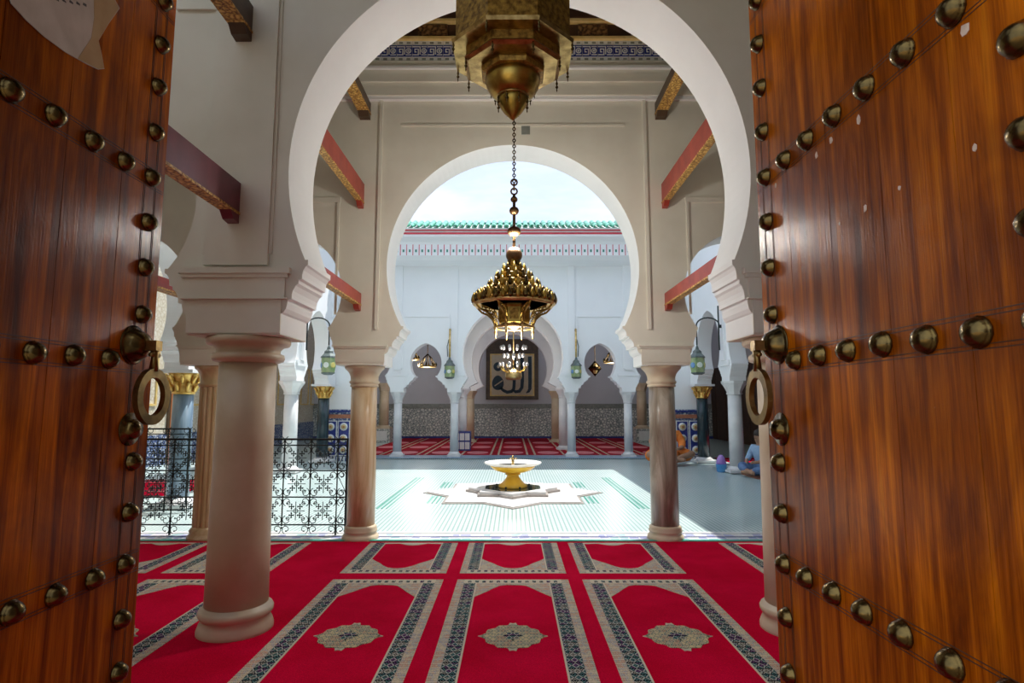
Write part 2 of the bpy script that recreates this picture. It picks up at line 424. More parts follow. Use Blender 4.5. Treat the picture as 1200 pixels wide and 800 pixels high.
ff = MB().box(-5.2, 5.2, 15.9, 26, -0.06, 0.03).build('floor', M['court_tile'], kind='structure')
kb = MB().box(-5.2, 5.2, 15.86, 16.75, 0.03, 0.04).build('kerb', M['kerb_blue'], ff)
# green inlay lines around the fountain
for sx in (-1, 1):
    for k in range(3):
        x = sx*(1.82 + 0.07*k); MB().box(x-.012, x+.012, 8.5, 12.0, 0.0, 0.004).build('inlay_line', M['tile_green'], fl)
    for k in range(3):
        x = sx*(1.16 + 0.07*k); MB().box(x-.012, x+.012, 8.95, 9.6, 0.0, 0.004).build('inlay_line', M['tile_green'], fl)
        MB().box(x-.012, x+.012, 10.6, 11.3, 0.0, 0.004).build('inlay_line', M['tile_green'], fl)

# ------------------------------------------------------------------ wall A (nearest arcade)
zA = 1.96
SLA, SRA = -1.85, 1.90
aA = [(-2.83, 2.86, .68, 2.40, .06), (.045, 3.10, 1.575, 2.46, 0), (2.90, 2.86, .68, 2.40, .06)]
supA = [(-3.72, .31, zA), (SLA, .31, zA), (SRA, .31, zA), (3.79, .31, zA)]
wallA = arcade('wall_front', AYF, AYB, -8.6, 8.6, 6.9, supA, aA, zA, M['plaster'], M['plaster_smooth'])
for sx, xc in ((-1, SLA), (1, SRA)):
    # pilaster strip, with its fillet, on the pier above the column
    MB().box(xc-.215, xc+.215, AYF-.028, AYF, 2.42, 6.9).build('pilaster', M['plaster'], wallA)
    MB().box(xc-.215-.02, xc-.215, AYF-.010, AYF, 2.50, 6.9).build('pilaster_fillet', M['plaster'], wallA)
    MB().box(xc+.215, xc+.215+.02, AYF-.010, AYF, 2.50, 6.9).build('pilaster_fillet', M['plaster'], wallA)
    # impost: projecting fillet, cavetto and block
    for z0, z1, hw, d in ((2.36, 2.40, .37, .045), (2.335, 2.36, .355, .035), (2.20, 2.335, .335, .022), (2.19, 2.20, .35, .034), (1.965, 2.19, .312, .012)):
        MB().box(xc-hw, xc+hw, AYF-d, AYF, z0, z1).build('impost_moulding', M['plaster'], wallA)
    MB().box(xc-.31, xc+.31, AYF+.001, AYB, 1.955, 1.962).build('impost_bed', M['plaster'], wallA)
MB().box(-2.36, -2.05, AYF-.02, AYF, 4.25, 4.28).build('panel_moulding', M['plaster'], wallA)

# ------------------------------------------------------------------ wall B (courtyard arcade)
zB = 1.93
aB = [(-6.07, 2.76, .64, 2.36, .05), (-4.33, 2.76, .64, 2.36, .05), (-2.58, 2.76, .64, 2.36, .05), (0, 3.06, 1.435, 2.37, 0),
      (2.58, 2.76, .64, 2.36, .05), (4.33, 2.76, .64, 2.36, .05), (6.07, 2.76, .64, 2.36, .05)]
supB = [(x, .27, zB) for x in (-6.94, -5.20, -3.45, -SB, SB, 3.45, 5.20, 6.94)]
wallB = arcade('wall_middle', BYF, BYB, -8.6, 8.6, 6.9, supB, aB, zB, M['plaster'], M['plaster_smooth'])
for xc in (-3.45, -SB, SB, 3.45):
    for z0, z1, hw, d in ((2.135, 2.155, .31, .035), (2.115, 2.135, .295, .022), (1.96, 2.115, .275, .010), (1.93, 1.96, .24, .004)):
        MB().box(xc-hw, xc+hw, BYF-d, BYF, z0, z1).build('impost_moulding', M['plaster'], wallB)
for sx in (-1, 1):   # raised frame around the main arch, and frames over the side arches
    MB().box(sx*1.535-.018, sx*1.535+.018, BYF-.022, BYF, 2.33, 5.03).build('panel_moulding', M['plaster'], wallB)
    MB().box(sx*2.60-.62, sx*2.60+.62, BYF-.02, BYF, 3.80, 3.86).build('panel_moulding', M['plaster'], wallB)
    MB().box(sx*2.0-.012, sx*2.0+.012, BYF-.02, BYF, 2.5, 3.80).build('panel_moulding', M['plaster'], wallB)
MB().box(-1.30, 1.30, BYF-.012, BYF, 4.72, 4.745).build('panel_moulding', M['plaster'], wallB)
MB().box(.10, .20, BYF-.012, BYF, 4.62, 4.72).build('vent_tile', M['tile_grey'], wallB)
# cornice: stepped plaster, tile frieze, carved cedar
def course(nm, z0, z1, d, m): return MB().box(-8.5, 8.5, BYF-d, BYF, z0, z1).build(nm, M[m], wallB)
course('cornice', 5.03, 5.07, .05, 'plaster_smooth'); course('cornice', 5.07, 5.22, .07, 'plaster'); course('cornice', 5.22, 5.36, .10, 'plaster')
course('cornice', 5.36, 5.39, .14, 'plaster_smooth'); course('cornice', 5.39, 5.46, .12, 'plaster')
# frieze tiles
def frieze_tile():
    mb = MB(); w, h = .178, .25
    mb.box(-w/2+.001, w/2-.001, -.012, 0, 0, h, 0)
    mb.box(-w/2+.001, w/2-.001, -.016, -.012, .055, .195, 1)
    for x in (-.045, .045):
        for z in (.012, .213): mb.box(x-.022, x+.022, -.016, -.012, z, z+.024, 2)
    # interlaced white key motif
    T = .011
    def seg(x0, z0, x1, z1): mb.box(min(x0, x1)-T/2, max(x0, x1)+T/2, -.019, -.016, min(z0, z1)-T/2, max(z0, z1)+T/2, 0)
    for s_ in (1,):
        seg(-.085, .075, -.02, .075); seg(-.02, .075, -.02, .145); seg(-.02, .145, -.06, .145); seg(-.06, .145, -.06, .11); seg(-.06, .11, -.045, .11)
        seg(-.085, .175, .0, .175); seg(.0, .175, .0, .085)
        mb.torus((.045, -.0175, .125), .028, .006, 12, 4, 'y', 0); mb.torus((.045, -.0175, .125), .010, .005, 8, 4, 'y', 0)
        seg(.02, .075, .075, .075); seg(.02, .175, .075, .175)
    return mb.mesh('frieze_tile', [M['tile_white'], M['tile_blue'], M['tile_grey']])
ft = frieze_tile()
for k in range(-14, 15): put('frieze_tile', ft, wallB, (k*.18, BYF-.10, 5.46))
MB().box(-8.5, 8.5, BYF-.10, BYF, 5.46, 5.71).build('frieze_bed', M['plaster'], wallB)
course('cedar_course', 5.71, 5.74, .16, 'gold_paint'); course('cedar_course', 5.74, 5.90, .13, 'cedar'); course('cedar_course', 5.90, 5.93, .20, 'gold_paint')
course('cedar_course', 5.93, 6.06, .22, 'cedar'); course('cedar_course', 6.06, 6.12, .36, 'carved_cedar'); course('cedar_course', 6.12, 6.30, .40, 'cedar')
pm = MB().box(-.17, .17, -.03, 0, 0, .13).mesh('carved_panel', [M['carved_cedar']])
for k in range(-6, 7): put('carved_panel', pm, wallB, (k*.62 + (.31 if k else .31), BYF-.13, 5.755)); put('carved_panel', pm, wallB, (k*.62, BYF-.40, 6.14))
# cedar ceiling of the gallery
ceil = MB().box(-8.6, 8.6, AYB, BYF, 6.5, 6.56).build('ceiling', M['cedar'], kind='structure')
jm = MB().box(-.06, .06, AYB, BYF, 6.32, 6.5).mesh('joist', [M['carved_cedar']])
for k in range(-10, 11): put('joist', jm, ceil, (k*.42, 0, 0))
# roof of the gallery with eave over the courtyard, and unseen entrance ceiling, cut open at left to shape the light
rb = MB().box(-8.9, 8.9, 2.2, 8.13, 6.9, 7.1).box(-1.5, 8.9, .86, 2.2, 6.9, 7.1).build('roof', M['cedar'], kind='structure')
MB().box(-8.9, 8.9, 7.2, 8.15, 6.55, 6.9).build('eave', M['green_glaze'], rb)

MB().box(1.30, 1.75, -9, .86, 0, 9.0).build('door_light_blocker', M['blocker_dark'], kind='structure')  # unseen blocker, added dark and tall to keep light off the left door
# entrance wall in which the two door leaves hang; unseen, heights set to limit light from behind
we = MB().box(-8.9, -1.56, .86, 1.16, 0, 6.0).box(1.13, 8.9, .86, 1.16, 0, 6.9).box(-1.56, 1.13, .86, 1.16, 3.95, 6.9).build('wall_entrance', M['plaster'], kind='structure')
MB().box(-1.56, 1.13, .92, 1.10, 3.75, 3.95).build('lintel', M['cedar'], we)

# ------------------------------------------------------------------ columns
def column(label, x, y, shaft, base, cap, kind, top, r, group=None, z0=0.0, a0=0.0):
    t = thing('column', label, 'column', (x, y, z0), 0, group); H = top - z0
    if kind == 'plain':       # thick, smooth with ring mouldings
        MB().lathe([(r*1.22, 0), (r*1.22, .03), (r*1.16, .065), (r*1.06, .10), (r*1.13, .108), (r*1.19, .125), (r*1.20, .143), (r*1.15, .16), (r*1.05, .168), (r*1.02, .18)], 40).build('base', M[base], t)
        MB().lathe([(r*1.02, .18), (r*1.0, .6), (r*.965, 1.2), (r*.95, H-.17)], 40).build('shaft', M[shaft], t)
        MB().lathe([(r*.95, H-.175), (r*1.02, H-.17), (r*1.17, H-.16), (r*1.22, H-.14), (r*1.19, H-.115), (r*1.06, H-.105), (r*1.07, H-.08), (r*1.18, H-.06), (r*1.36, H-.05), (r*1.41, H-.035), (r*1.41, H-.012), (r*1.36, H)], 40).build('capital', M[cap], t)
    elif kind == 'ringed':    # courtyard gallery columns with banded capital
        MB().lathe([(r*1.30, 0), (r*1.30, .03), (r*1.22, .05), (r*1.10, .07), (r*1.18, .085), (r*1.20, .10), (r*1.12, .115), (r*1.16, .13), (r*1.08, .145), (r*1.0, .155)], 32).build('base', M[base], t)
        MB().lathe([(r*1.0, .155), (r*.99, .7), (r*.95, 1.2), (r*.93, H-.24)], 32).build('shaft', M[shaft], t)
        MB().lathe([(r*.93, H-.24), (r*1.03, H-.235), (r*1.03, H-.215), (r*.97, H-.21), (r*1.08, H-.195), (r*1.10, H-.175), (r*1.0, H-.165), (r*1.02, H-.12), (r*1.12, H-.08), (r*1.28, H-.05), (r*1.42, H-.03), (r*1.46, H-.015), (r*1.46, H)], 32).build('capital', M[cap], t)
    elif kind == 'white':     # courtyard facades: square plinth, slim shaft, flared octagonal capital
        MB().box(-r*1.5, r*1.5, -r*1.5, r*1.5, 0, .05).lathe([(r*1.35, .05), (r*1.35, .08), (r*1.12, .11), (r*1.0, .13)], 20).build('base', M[base], t)
        MB().lathe([(r*1.0, .13), (r*.98, 1.0), (r*.93, H-.30)], 20).build('shaft', M[shaft], t)
        MB().lathe([(r*.93, H-.30), (r*1.10, H-.29), (r*1.10, H-.265), (r*1.0, H-.26), (r*1.15, H-.20), (r*1.5, H-.10), (r*1.75, H-.05), (r*1.8, H)], 8, a0=PI/8, sm=False).build('capital', M[cap], t)
    elif kind == 'gilded':    # dark shaft with a leafy gilt capital
        MB().box(-r*1.7, r*1.7, -r*1.7, r*1.7, 0, .06).lathe([(r*1.4, .06), (r*1.4, .09), (r*1.1, .12), (r, .13)], 20, mi=0).build('base', M['marble_white'], t)
        MB().lathe([(r*1.0, .13), (r*.97, 1.0), (r*.92, H-.36)], 20).build('shaft', M[shaft], t)
        c = MB().lathe([(r*.92, H-.36), (r*1.05, H-.35), (r*1.05, H-.33), (r*.92, H-.31), (r*1.0, H-.2), (r*1.3, H-.08), (r*1.45, H-.05)], 20).build('capital', M['gold'], t)
        for row in range(2):
            for k in range(8):
                a = 2*PI*(k + .5*row)/8; z = H-.32 + .11*row; q = r*(1.0 + .16*row)
                m = MB(); pts = [(q, 0, z), (q*1.16, 0, z+.07), (q*1.42, 0, z+.13), (q*1.50, 0, z+.10)]
                m.tube(pts, [.022, .032, .026, .012], 5); m.xf(RZ(a)); m.build('capital_leaf', M['gold'], c)
        MB().box(-r*1.7, r*1.7, -r*1.7, r*1.7, H-.05, H).build('abacus', M['marble_white'], t)
    return t

column('thick cream marble column in the left foreground beside the left door', SLA, AY, 'marble_cream', 'marble_cream', 'marble_cream', 'plain', 1.955, .195)
column('thick cream marble column half hidden behind the right door', SRA, AY, 'marble_cream', 'marble_cream', 'marble_cream', 'plain', 1.955, .195)
for x, l in ((-3.72, 'left'), (3.79, 'right')):
    column('thick cream column of the near arcade hidden behind the %s door' % l, x, AY, 'marble_cream', 'marble_cream', 'marble_cream', 'plain', 1.955, .195)
column('tan veined marble column at the right end of the scrolled railing, carpet edge', -SB, BY, 'marble_tan', 'marble_cream', 'marble_cream', 'ringed', 1.93, .155)
column('grey-brown mottled marble column right of the fountain, at the carpet edge', SB, BY, 'marble_brown', 'marble_cream', 'marble_cream', 'ringed', 1.93, .155)
# golden fluted column between the railings
def fluted(label, x, y, H, r):
    t = thing('column', label, 'column', (x, y, 0))
    MB().lathe([(r*1.35, 0), (r*1.35, .04), (r*1.15, .07), (r*1.22, .1), (r*1.05, .13), (r, .14)], 24).build('base', M['marble_gold'], t)
    n = 48; mb = MB()
    prof = [.14, .8, H-.24]; vs = []; fs = []
    for z in prof:
        for k in range(n):
            a = 2*PI*k/n; q = r*(1.0 if k % 3 else .90); vs.append((q*math.cos(a), q*math.sin(a), z))
    for i in range(2):
        for k in range(n): fs.append((i*n+k, i*n+(k+1) % n, (i+1)*n+(k+1) % n, (i+1)*n+k))
    mb.add(vs, fs).build('shaft', M['marble_gold'], t)
    MB().lathe([(r, H-.24), (r*1.12, H-.23), (r*1.12, H-.2), (r*1.0, H-.19), (r*1.05, H-.1), (r*1.25, H-.05), (r*1.45, H-.03), (r*1.45, H)], 24).build('capital', M['marble_gold'], t)
    return t
fluted('golden fluted column standing between the two iron railings', -3.45, BY, 1.93, .14)
fluted('golden fluted column of the gallery behind the right door', 3.45, BY, 1.93, .14)
column('tan column of the courtyard gallery at the far left behind the left door', -5.20, BY, 'marble_tan', 'marble_cream', 'marble_cream', 'ringed', 1.93, .155)
column('tan column of the courtyard gallery at the far right behind the right door', 5.20, BY, 'marble_tan', 'marble_cream', 'marble_cream', 'ringed', 1.93, .155)

# ------------------------------------------------------------------ far facade C with two arcades behind it
zC = 1.82
aC = [(-3.80, 2.60, .34, 2.30, .10), (-2.455, 2.64, .445, 2.28, .14), (0, 2.84, 1.42, 2.25, .05), (2.455, 2.64, .445, 2.28, .14), (3.80, 2.60, .34, 2.30, .10)]
supC = [(-4.32, .22, zC), (-3.25, .19, zC), (-SC, .19, zC), (SC, .19, zC), (3.25, .19, zC), (4.32, .22, zC)]
wallC = arcade('wall_back', CYF, CYB, -5.2, 5.2, 6.3, supC, aC, zC, M['white_wall'], M['white_wall'])
for sx in (-1, 1):
    MB().box(sx*1.66-.10, sx*1.66+.10, CYF-.05, CYF, 2.45, 5.6).build('pilaster', M['white_wall'], wallC)
    MB().box(sx*3.25-.11, sx*3.25+.11, CYF-.05, CYF, 2.45, 5.6).build('pilaster', M['white_wall'], wallC)
    MB().box(sx*2.46-.68, sx*2.46+.68, CYF-.03, CYF, 3.95, 4.02).build('panel_moulding', M['white_wall'], wallC)
    for xx in (1.80, 3.11): MB().box(sx*xx-.03, sx*xx+.03, CYF-.03, CYF, 2.5, 3.95).build('panel_moulding', M['white_wall'], wallC)
for x in (-3.25, -SC, SC, 3.25):
    MB().box(x-.31, x+.31, CYF-.04, CYF, 2.28, 2.34).build('impost_moulding', M['white_wall'], wallC)
    MB().prism([(x-.17, 1.83), (x+.17, 1.83), (x+.20, 1.95), (x+.28, 2.10), (x+.28, 2.28), (x-.28, 2.28), (x-.28, 2.10), (x-.20, 1.95)], CYF-.02, CYF, 'y').build('impost_block', M['white_wall'], wallC)
wallD = arcade('wall_inner_arch', 18.7, 19.1, -2.2, 2.2, 4.9, [(-SC, .24, 2.0), (SC, .24, 2.0)], [(0, 2.86, 1.34, 2.2, .03)], 2.0, M['white_wall'], M['white_wall'])
wallE = arcade('wall_inner_arch', 22.3, 22.7, -2.1, 2.1, 4.9, [(-SC, .24, 2.0), (SC, .24, 2.0)], [(0, 2.84, 1.32, 2.2, .03)], 2.0, M['white_wall'], M['white_wall'])
names = {-3.25: 'white marble column at the left of the far left small arch', -SC: 'white marble column between far left small arch and far central arch',
         SC: 'white marble column between far central arch and far right small arch', 3.25: 'white marble column at the right of the far right small arch'}
for x, l in names.items(): column(l, x, CY, 'marble_white', 'marble_white', 'marble_white', 'white', 1.82, .12, z0=.04)
column('pale inner column on blue tiled pedestal, left under the far central arch', -SC, 18.9, 'marble_white', 'marble_white', 'marble_white', 'white', 2.0, .16, z0=.03)
column('pale inner column right under the far central arch', SC, 18.9, 'marble_white', 'marble_white', 'marble_white', 'white', 2.0, .16, z0=.03)
column('pinkish innermost column left of the calligraphy panel', -SC, 22.5, 'marble_cream', 'marble_cream', 'marble_cream', 'white', 2.0, .16, z0=.03)
column('pinkish innermost column right of the calligraphy panel', SC, 22.5, 'marble_cream', 'marble_cream', 'marble_cream', 'white', 2.0, .16, z0=.03)
pd = thing('tile_pedestal', 'blue and white tiled block standing at the foot of a far inner column', 'pedestal', (-1.58, 18.4, .0475))
MB().box(-.26, .26, -.22, .16, 0, .60).build('block', M['tile_blue'], pd)
for i in range(3):
    for z in (.05, .32): MB().box(-.24 + .165*i, -.10 + .165*i, -.235, -.22, z, z+.22).build('tile', M['tile_white'], pd)
for sx, l in ((-1, 'left'), (1, 'right')):
    t = column('dim inner column on tiled base at the far %s of the back hall' % l, sx*5.0, 22.5, 'marble_cream', 'marble_cream', 'marble_cream', 'white', 2.3, .19, z0=.55)
    p = thing('tile_pedestal', 'grey tiled base under the dim inner column at far %s' % l, 'pedestal', (sx*5.0, 22.5, .03))
    MB().box(-.30, .30, -.30, .30, 0, .52).build('block', M['zellige'], p)
    MB().box(-.20, .20, -.31, -.30, .08, .44).build('tile', M['tile_white'], p)
# back hall wall with zellige dado
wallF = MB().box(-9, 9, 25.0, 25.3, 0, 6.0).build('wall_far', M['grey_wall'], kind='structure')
for k in range(-9, 9):
    MB().box(k*1.0+.01, k*1.0+.99, 24.96, 25.0, .06, 1.30).build('zellige_panel', M['zellige'], wallF)
MB().box(-9, 9, 24.94, 25.0, 1.30, 1.50).build('dado_border', M['tile_grey'], wallF)
MB().box(-9, 9, 24.93, 25.0, .0, .12).build('dado_skirting', M['tile_blue'], wallF)
MB().box(-9, 9, 16.6, 20.8, 6.0, 6.2).build('ceiling', M['cedar'], kind='structure')
MB().box(-9, 9, 20.6, 25.3, 7.55, 7.7).build('ceiling', M['cedar'], kind='structure')  # hall roof raised out of view to make room for the added openings
MB().box(-9, 9, 25.0, 25.3, 6.0, 7.55).build('wall_added_upper', M['grey_wall'], kind='structure')
win = thing('added_opening_1', 'unseen row of openings added to light the back hall', 'added_opening', (0, 20.7, 6.2), kind='structure')  # made-up openings that let sky light into the hall
for k in range(-6, 7): MB().box(k*1.5-.06, k*1.5+.06, -.06, .06, 0, 1.35).build('opening_post', M['cedar'], win)

# eave of the far facade: painted brackets, red fillets, green tiles
ev = thing('eave', 'green tiled eave with red lines along the top of the far white facade', 'eave', (0, 0, 0.12), kind='structure')
MB().prism([(CYF, 5.30), (CYF, 6.15), (15.22, 6.15), (15.22, 5.90), (15.45, 5.80), (15.50, 5.74), (15.50, 5.44), (15.75, 5.36)], -5.2, 5.2, 'x').build('eave_cove', M['white_wall'], ev)
mb = MB(); mb2 = MB()
for k in range(-29, 30):
    x = k*.172
    mb.box(x-.011, x+.011, 15.485, 15.50, 5.44, 5.74)
    mb2.box(x+.086-.022, x+.086+.022, 15.48, 15.50, 5.53, 5.60)
mb.build('bracket_stripe', M['pink_line'], ev, kind='stuff'); mb2.build('bracket_stud', M['green_dark'], ev, kind='stuff')
MB().box(-5.2, 5.2, 15.20, 15.24, 5.95, 5.995).build('red_fillet', M['red_line'], ev)
MB().box(-5.2, 5.2, 15.14, 15.24, 6.045, 6.070).build('red_fillet', M['red_line'], ev)
tile = MB()
prof = [(math.cos(PI*i/8)*.068, math.sin(PI*i/8)*.068) for i in range(9)] + [(math.cos(PI*(8-i)/8)*.052, math.sin(PI*(8-i)/8)*.052) for i in range(9)]
tile.prism([(x, z) for x, z in prof], 0, .5, 'y'); tmesh = tile.mesh('roof_tile', [M['green_glaze']])
slope = math.atan2(.55, 1.2)
for row in range(2):
    for k in range(-29, 30):
        put('roof_tile', tmesh, ev, (k*.172, 15.02 + .42*row*math.cos(slope), 6.09 + .42*row*math.sin(slope) + random.uniform(-.006, .006)), rot=(slope, 0, random.uniform(-.02, .02)))
MB().prism([(15.05, 6.07), (16.3, 6.62), (16.3, 6.15), (15.2, 6.05)], -5.2, 5.2, 'x').build('roof_bed', M['white_wall'], ev)
for k in range(-15, 16): MB().box(k*.34+.005, k*.34+.335, 15.85, 16.0, 6.42, 6.475 + .01*(k % 2)).build('ridge_tile', M['green_dark'], ev)

# ------------------------------------------------------------------ side facades
def side(sx):
    w = 'right' if sx > 0 else 'left'
    ys = [8.6, 10.7, 12.8, 15.0]
    # local x = world y ; local y = -world x
    x_in, x_out = 4.72, 5.08
    yf, yb = (-x_out, -x_in) if sx > 0 else (x_in, x_out)
    ar = [((a+b)/2, 2.84, .80, 2.38, .12) for a, b in zip(ys[:-1], ys[1:])]
    ar = [(7.55, 2.84, .80, 2.38, .12)] + ar
    sp = [(6.5, .22, 2.0)] + [(y, .23, 2.0) for y in ys]
    wl_ = arcade('wall_' + w, yf, yb, 6.88, 15.36, 6.5, sp, ar, 2.0, M['white_wall'], M['white_wall'])
    wl_.rotation_euler = (0, 0, PI/2)
    for y in ys:
        for (a, b, hw) in ((2.40, 2.46, .30), (2.34, 2.40, .27)):
            yy = (yf-.03, yb+.03); MB().box(y-hw, y+hw, yy[0], yy[1], a, b).build('impost_moulding', M['white_wall'], wl_)
        MB().box(y-.10, y+.10, (yb if sx > 0 else yf-.05), (yb+.05 if sx > 0 else yf), 2.46, 6.2).build('pilaster', M['white_wall'], wl_)
    xo = 9.0 if sx > 0 else 5.6   # the left gallery is open to the sky beyond its arcade
    e = MB().box(min(sx*4.22, sx*xo), max(sx*4.22, sx*xo), 7.9, 16.2, 6.35, 6.6).build('roof', M['green_glaze'], kind='structure')
    return wl_
wallR, wallL = side(1), side(-1)
for sx, w in ((1, 'right'), (-1, 'left')):
    for y, kind, sh, l in ((8.6, 'gilded', 'marble_blue', 'blue-grey column with gilt capital at the near end of the %s courtyard arcade'),
                           (10.7, 'white', 'marble_white', 'white column second from the carpet along the %s courtyard arcade'),
                           (12.8, 'white', 'marble_white', 'white marble column below the bracket lantern on the %s side of the courtyard'),
                           (15.0, 'gilded', 'marble_dark', 'dark polished column with gilt capital beside the tiled pier, %s side')):
        if kind == 'white': column(l % w, sx*4.90, y, sh, sh, sh, 'white', 2.0, .155, z0=.02)
        else: column(l % w, sx*4.90, y, sh, sh, sh, 'gilded', 2.0, .15, z0=.02)
    # corner pier with tiled dado
    x0, x1 = (4.28, 4.98) if sx > 0 else (-4.98, -4.28)
    pr = MB().box(x0, x1, 15.38, 16.6, 1.35, 6.34).build('corner_pier', M['white_wall'], kind='structure')
    MB().box(x0-.02, x1+.02, 15.36, 16.6, 0, 1.35).build('tile_backing', M['zellige_blue'], pr)
    MB().box(x0-.03, x1+.03, 15.33, 15.36, 1.12, 1.22).build('tile_course', M['tile_brown'], pr)
    MB().box(x0-.03, x1+.03, 15.33, 15.36, 1.28, 1.32).build('tile_course', M['tile_blue'], pr)
    for j in range(2):
        xa = x0 + .02 + j*.345
        for (a, b, c_, d, m) in ((xa, xa+.32, .14, 1.06, 'tile_white'), (xa+.025, xa+.295, .165, 1.035, 'tile_blue')):
            MB().box(a, b, 15.335 if m == 'tile_white' else 15.325, 15.36, c_, d).build('tile_panel', M[m], pr)
        for k in range(3):
            c = (xa+.16, 15.325, .30 + .30*k)
            r_ = MB().lathe([(.105, 0), (.105, .012), (.001, .014)], 12); r_.xf(TR(*c) @ Matrix.Rotation(PI/2, 4, 'X')); ro = r_.build('roundel', M['tile_white'], pr)
            r_ = MB().lathe([(.065, 0), (.065, .018), (.001, .02)], 8); r_.xf(TR(*c) @ Matrix.Rotation(PI/2, 4, 'X')); r_.build('roundel_heart', M['tile_yellow'], ro)
            r_ = MB().lathe([(.028, 0), (.028, .024), (.001, .026)], 8); r_.xf(TR(*c) @ Matrix.Rotation(PI/2, 4, 'X')); r_.build('roundel_heart', M['tile_brown'], ro)
    for k in range(8): MB().box(x0+.02+k*.085, x0+.06+k*.085, 15.33, 15.36, .0, .12).build('tile_tooth', M['tile_white'], pr)

# outer walls of the side galleries
wo_l = MB().box(-8.9, -8.6, 1.3, 26, 0, 6.9).build('wall_outer_left', M['stucco_yellow'], kind='structure')
wo_r = MB().box(8.6, 8.9, 1.3, 26, 0, 6.9).build('wall_outer_right', M['grey_wall'], kind='structure')
for k in range(16):
    y = 7.2 + k*1.15
    MB().box(-8.6, -8.56, y, y+1.1, .0, .75).build('zellige_panel', M['zellige_blue'], wo_l)
    MB().box(8.56, 8.6, y, y+1.1, .0, 3.0).build('shade_panel', M['cedar'], wo_r)  # dark panels on the right wall stand in for the gallery's shade
    for a, b, c_, d in ((y+.12, y+.17, 1.5, 2.9), (y+.93, y+.98, 1.5, 2.9), (y+.12, y+.98, 2.9, 2.95), (y+.12, y+.98, 1.45, 1.5)):
        MB().box(-8.6, -8.57, a, b, c_, d).build('stucco_frame', M['gold_paint'], wo_l)
d3 = thing('door_3', 'orange wooden door in the left side gallery wall', 'door', (-8.6, 14.9, 0), kind='structure')
MB().box(0, .06, -.42, .42, 0, 2.0).build('door_leaf', M['door_orange'], d3)
for z in (.15, 1.1): 
    for y in (-.36, .04): MB().box(.06, .08, y, y+.32, z, z+.78).build('door_panel', M['door_orange'], d3)
MB().box(0, .05, -.50, -.42, 0, 2.1).build('door_frame', M['walnut'], d3); MB().box(0, .05, .42, .50, 0, 2.1).build('door_frame', M['walnut'], d3)

# ------------------------------------------------------------------ carpets
def carpet(nm, label, x0, x1, y0, y1, z=0.0, pile='carpet_red'):
    t = thing(nm, label, 'carpet', (0, 0, z))
    MB().box(x0, x1, y0, y1, 0.001, .012).build('pile', M[pile], t); return t
def panel_long():
    """prayer-niche panel: y=0 at the niche end, running to -y; w .94"""
    L = 3.38; W_ = .47; mb = MB(); Z = .012
    def strip(x0, x1, y0, y1, m, h): mb.box(x0, x1, y0, y1, Z, Z+h, m)
    for s_ in (-1, 1):
        for a, b, m in ((W_-.062, W_, 1), (W_-.158, W_-.062, 0), (W_-.170, W_-.158, 2)):
            x0, x1 = (a, b) if s_ > 0 else (-b, -a)
            strip(x0, x1, -L, -.10 if m != 1 else 0, m, .003)
    strip(-W_+.062, W_-.062, -.022, 0, 2, .003)
    strip(-W_+.062, W_-.062, -.10, -.022, 2, .003)
    for k in range(13): strip(-.36+.06*k-.017, -.36+.06*k+.013, -.085, -.035, 0, .004)
    i = W_-.170
    for s_ in (-1, 1):
        P = [(s_*i, -.10), (s_*i, -.44), (s_*(i-.05), -.37), (s_*(i-.10), -.30), (s_*(i-.14), -.235), (s_*(i-.175), -.19), (s_*.11, -.165), (s_*.06, -.15), (0, -.145), (0, -.10)]
        mb.prism(P, Z, Z+.003, 'z', 1)
    return mb.mesh('prayer_panel', [M['band_navy'], M['band_cream'], M['carpet_cream']])
def medallion():
    mb = MB(); Z = .012; P = []
    for k in range(48):
        a = 2*PI*k/48; r = 1 + .05*math.cos(12*a); x = .175*r*math.cos(a)*(1.0 + .12*abs(math.cos(a))**6); y = .19*r*math.sin(a); P.append((x, y))
    mb.prism(P, Z, Z+.004, 'z', 0)
    for s_ in (-1, 1):
        mb.prism([(s_*.19, -.02), (s_*.19, .02), (s_*.225, 0)], Z, Z+.004, 'z', 1)
        mb.prism([(-.03, s_*.185), (.03, s_*.185), (.02, s_*.222), (0, s_*.212), (-.02, s_*.222)], Z, Z+.004, 'z', 1)
    mb.prism([(.05*math.cos(2*PI*k/16)*(1+.25*math.cos(PI*k)), .065*math.sin(2*PI*k/16)*(1+.25*math.cos(PI*k))) for k in range(16)], Z+.004, Z+.006, 'z', 2)
    return mb.mesh('medallion', [M['band_medallion'], M['carpet_cream'], M['band_navy']])
def panel_short():
    """second row: niche end towards the door at y=0, running to +y 1.12"""
    L = 1.12; W_ = .47; mb = MB(); Z = .012
    def strip(x0, x1, y0, y1, m, h): mb.box(x0, x1, y0, y1, Z, Z+h, m)
    for s_ in (-1, 1):
        for a, b, m in ((W_-.062, W_, 1), (W_-.158, W_-.062, 0), (W_-.170, W_-.158, 2)):
            x0, x1 = (a, b) if s_ > 0 else (-b, -a)
            strip(x0, x1, 0 if m == 1 else .10, L, m, .003)
    strip(-W_+.062, W_-.062, 0, .022, 2, .003); strip(-W_+.062, W_-.062, .022, .10, 2, .003)
    for k in range(13): strip(-.36+.06*k-.017, -.36+.06*k+.013, .035, .085, 0, .004)
    i = W_-.170
    for s_ in (-1, 1):
        P = [(s_*i, .10), (s_*i, .48), (s_*(i-.05), .40), (s_*(i-.12), .31), (s_*(i-.16), .24), (s_*.08, .17), (0, .15), (0, .10)]
        mb.prism(P, Z, Z+.003, 'z', 1)
        mb.prism([(s_*i, L), (s_*i, L-.05), (s_*.15, L-.035), (s_*.06, L-.10), (0, L-.115), (0, L)], Z, Z+.003, 'z', 2)
    return mb.mesh('prayer_panel', [M['band_navy'], M['band_cream'], M['carpet_cream']])
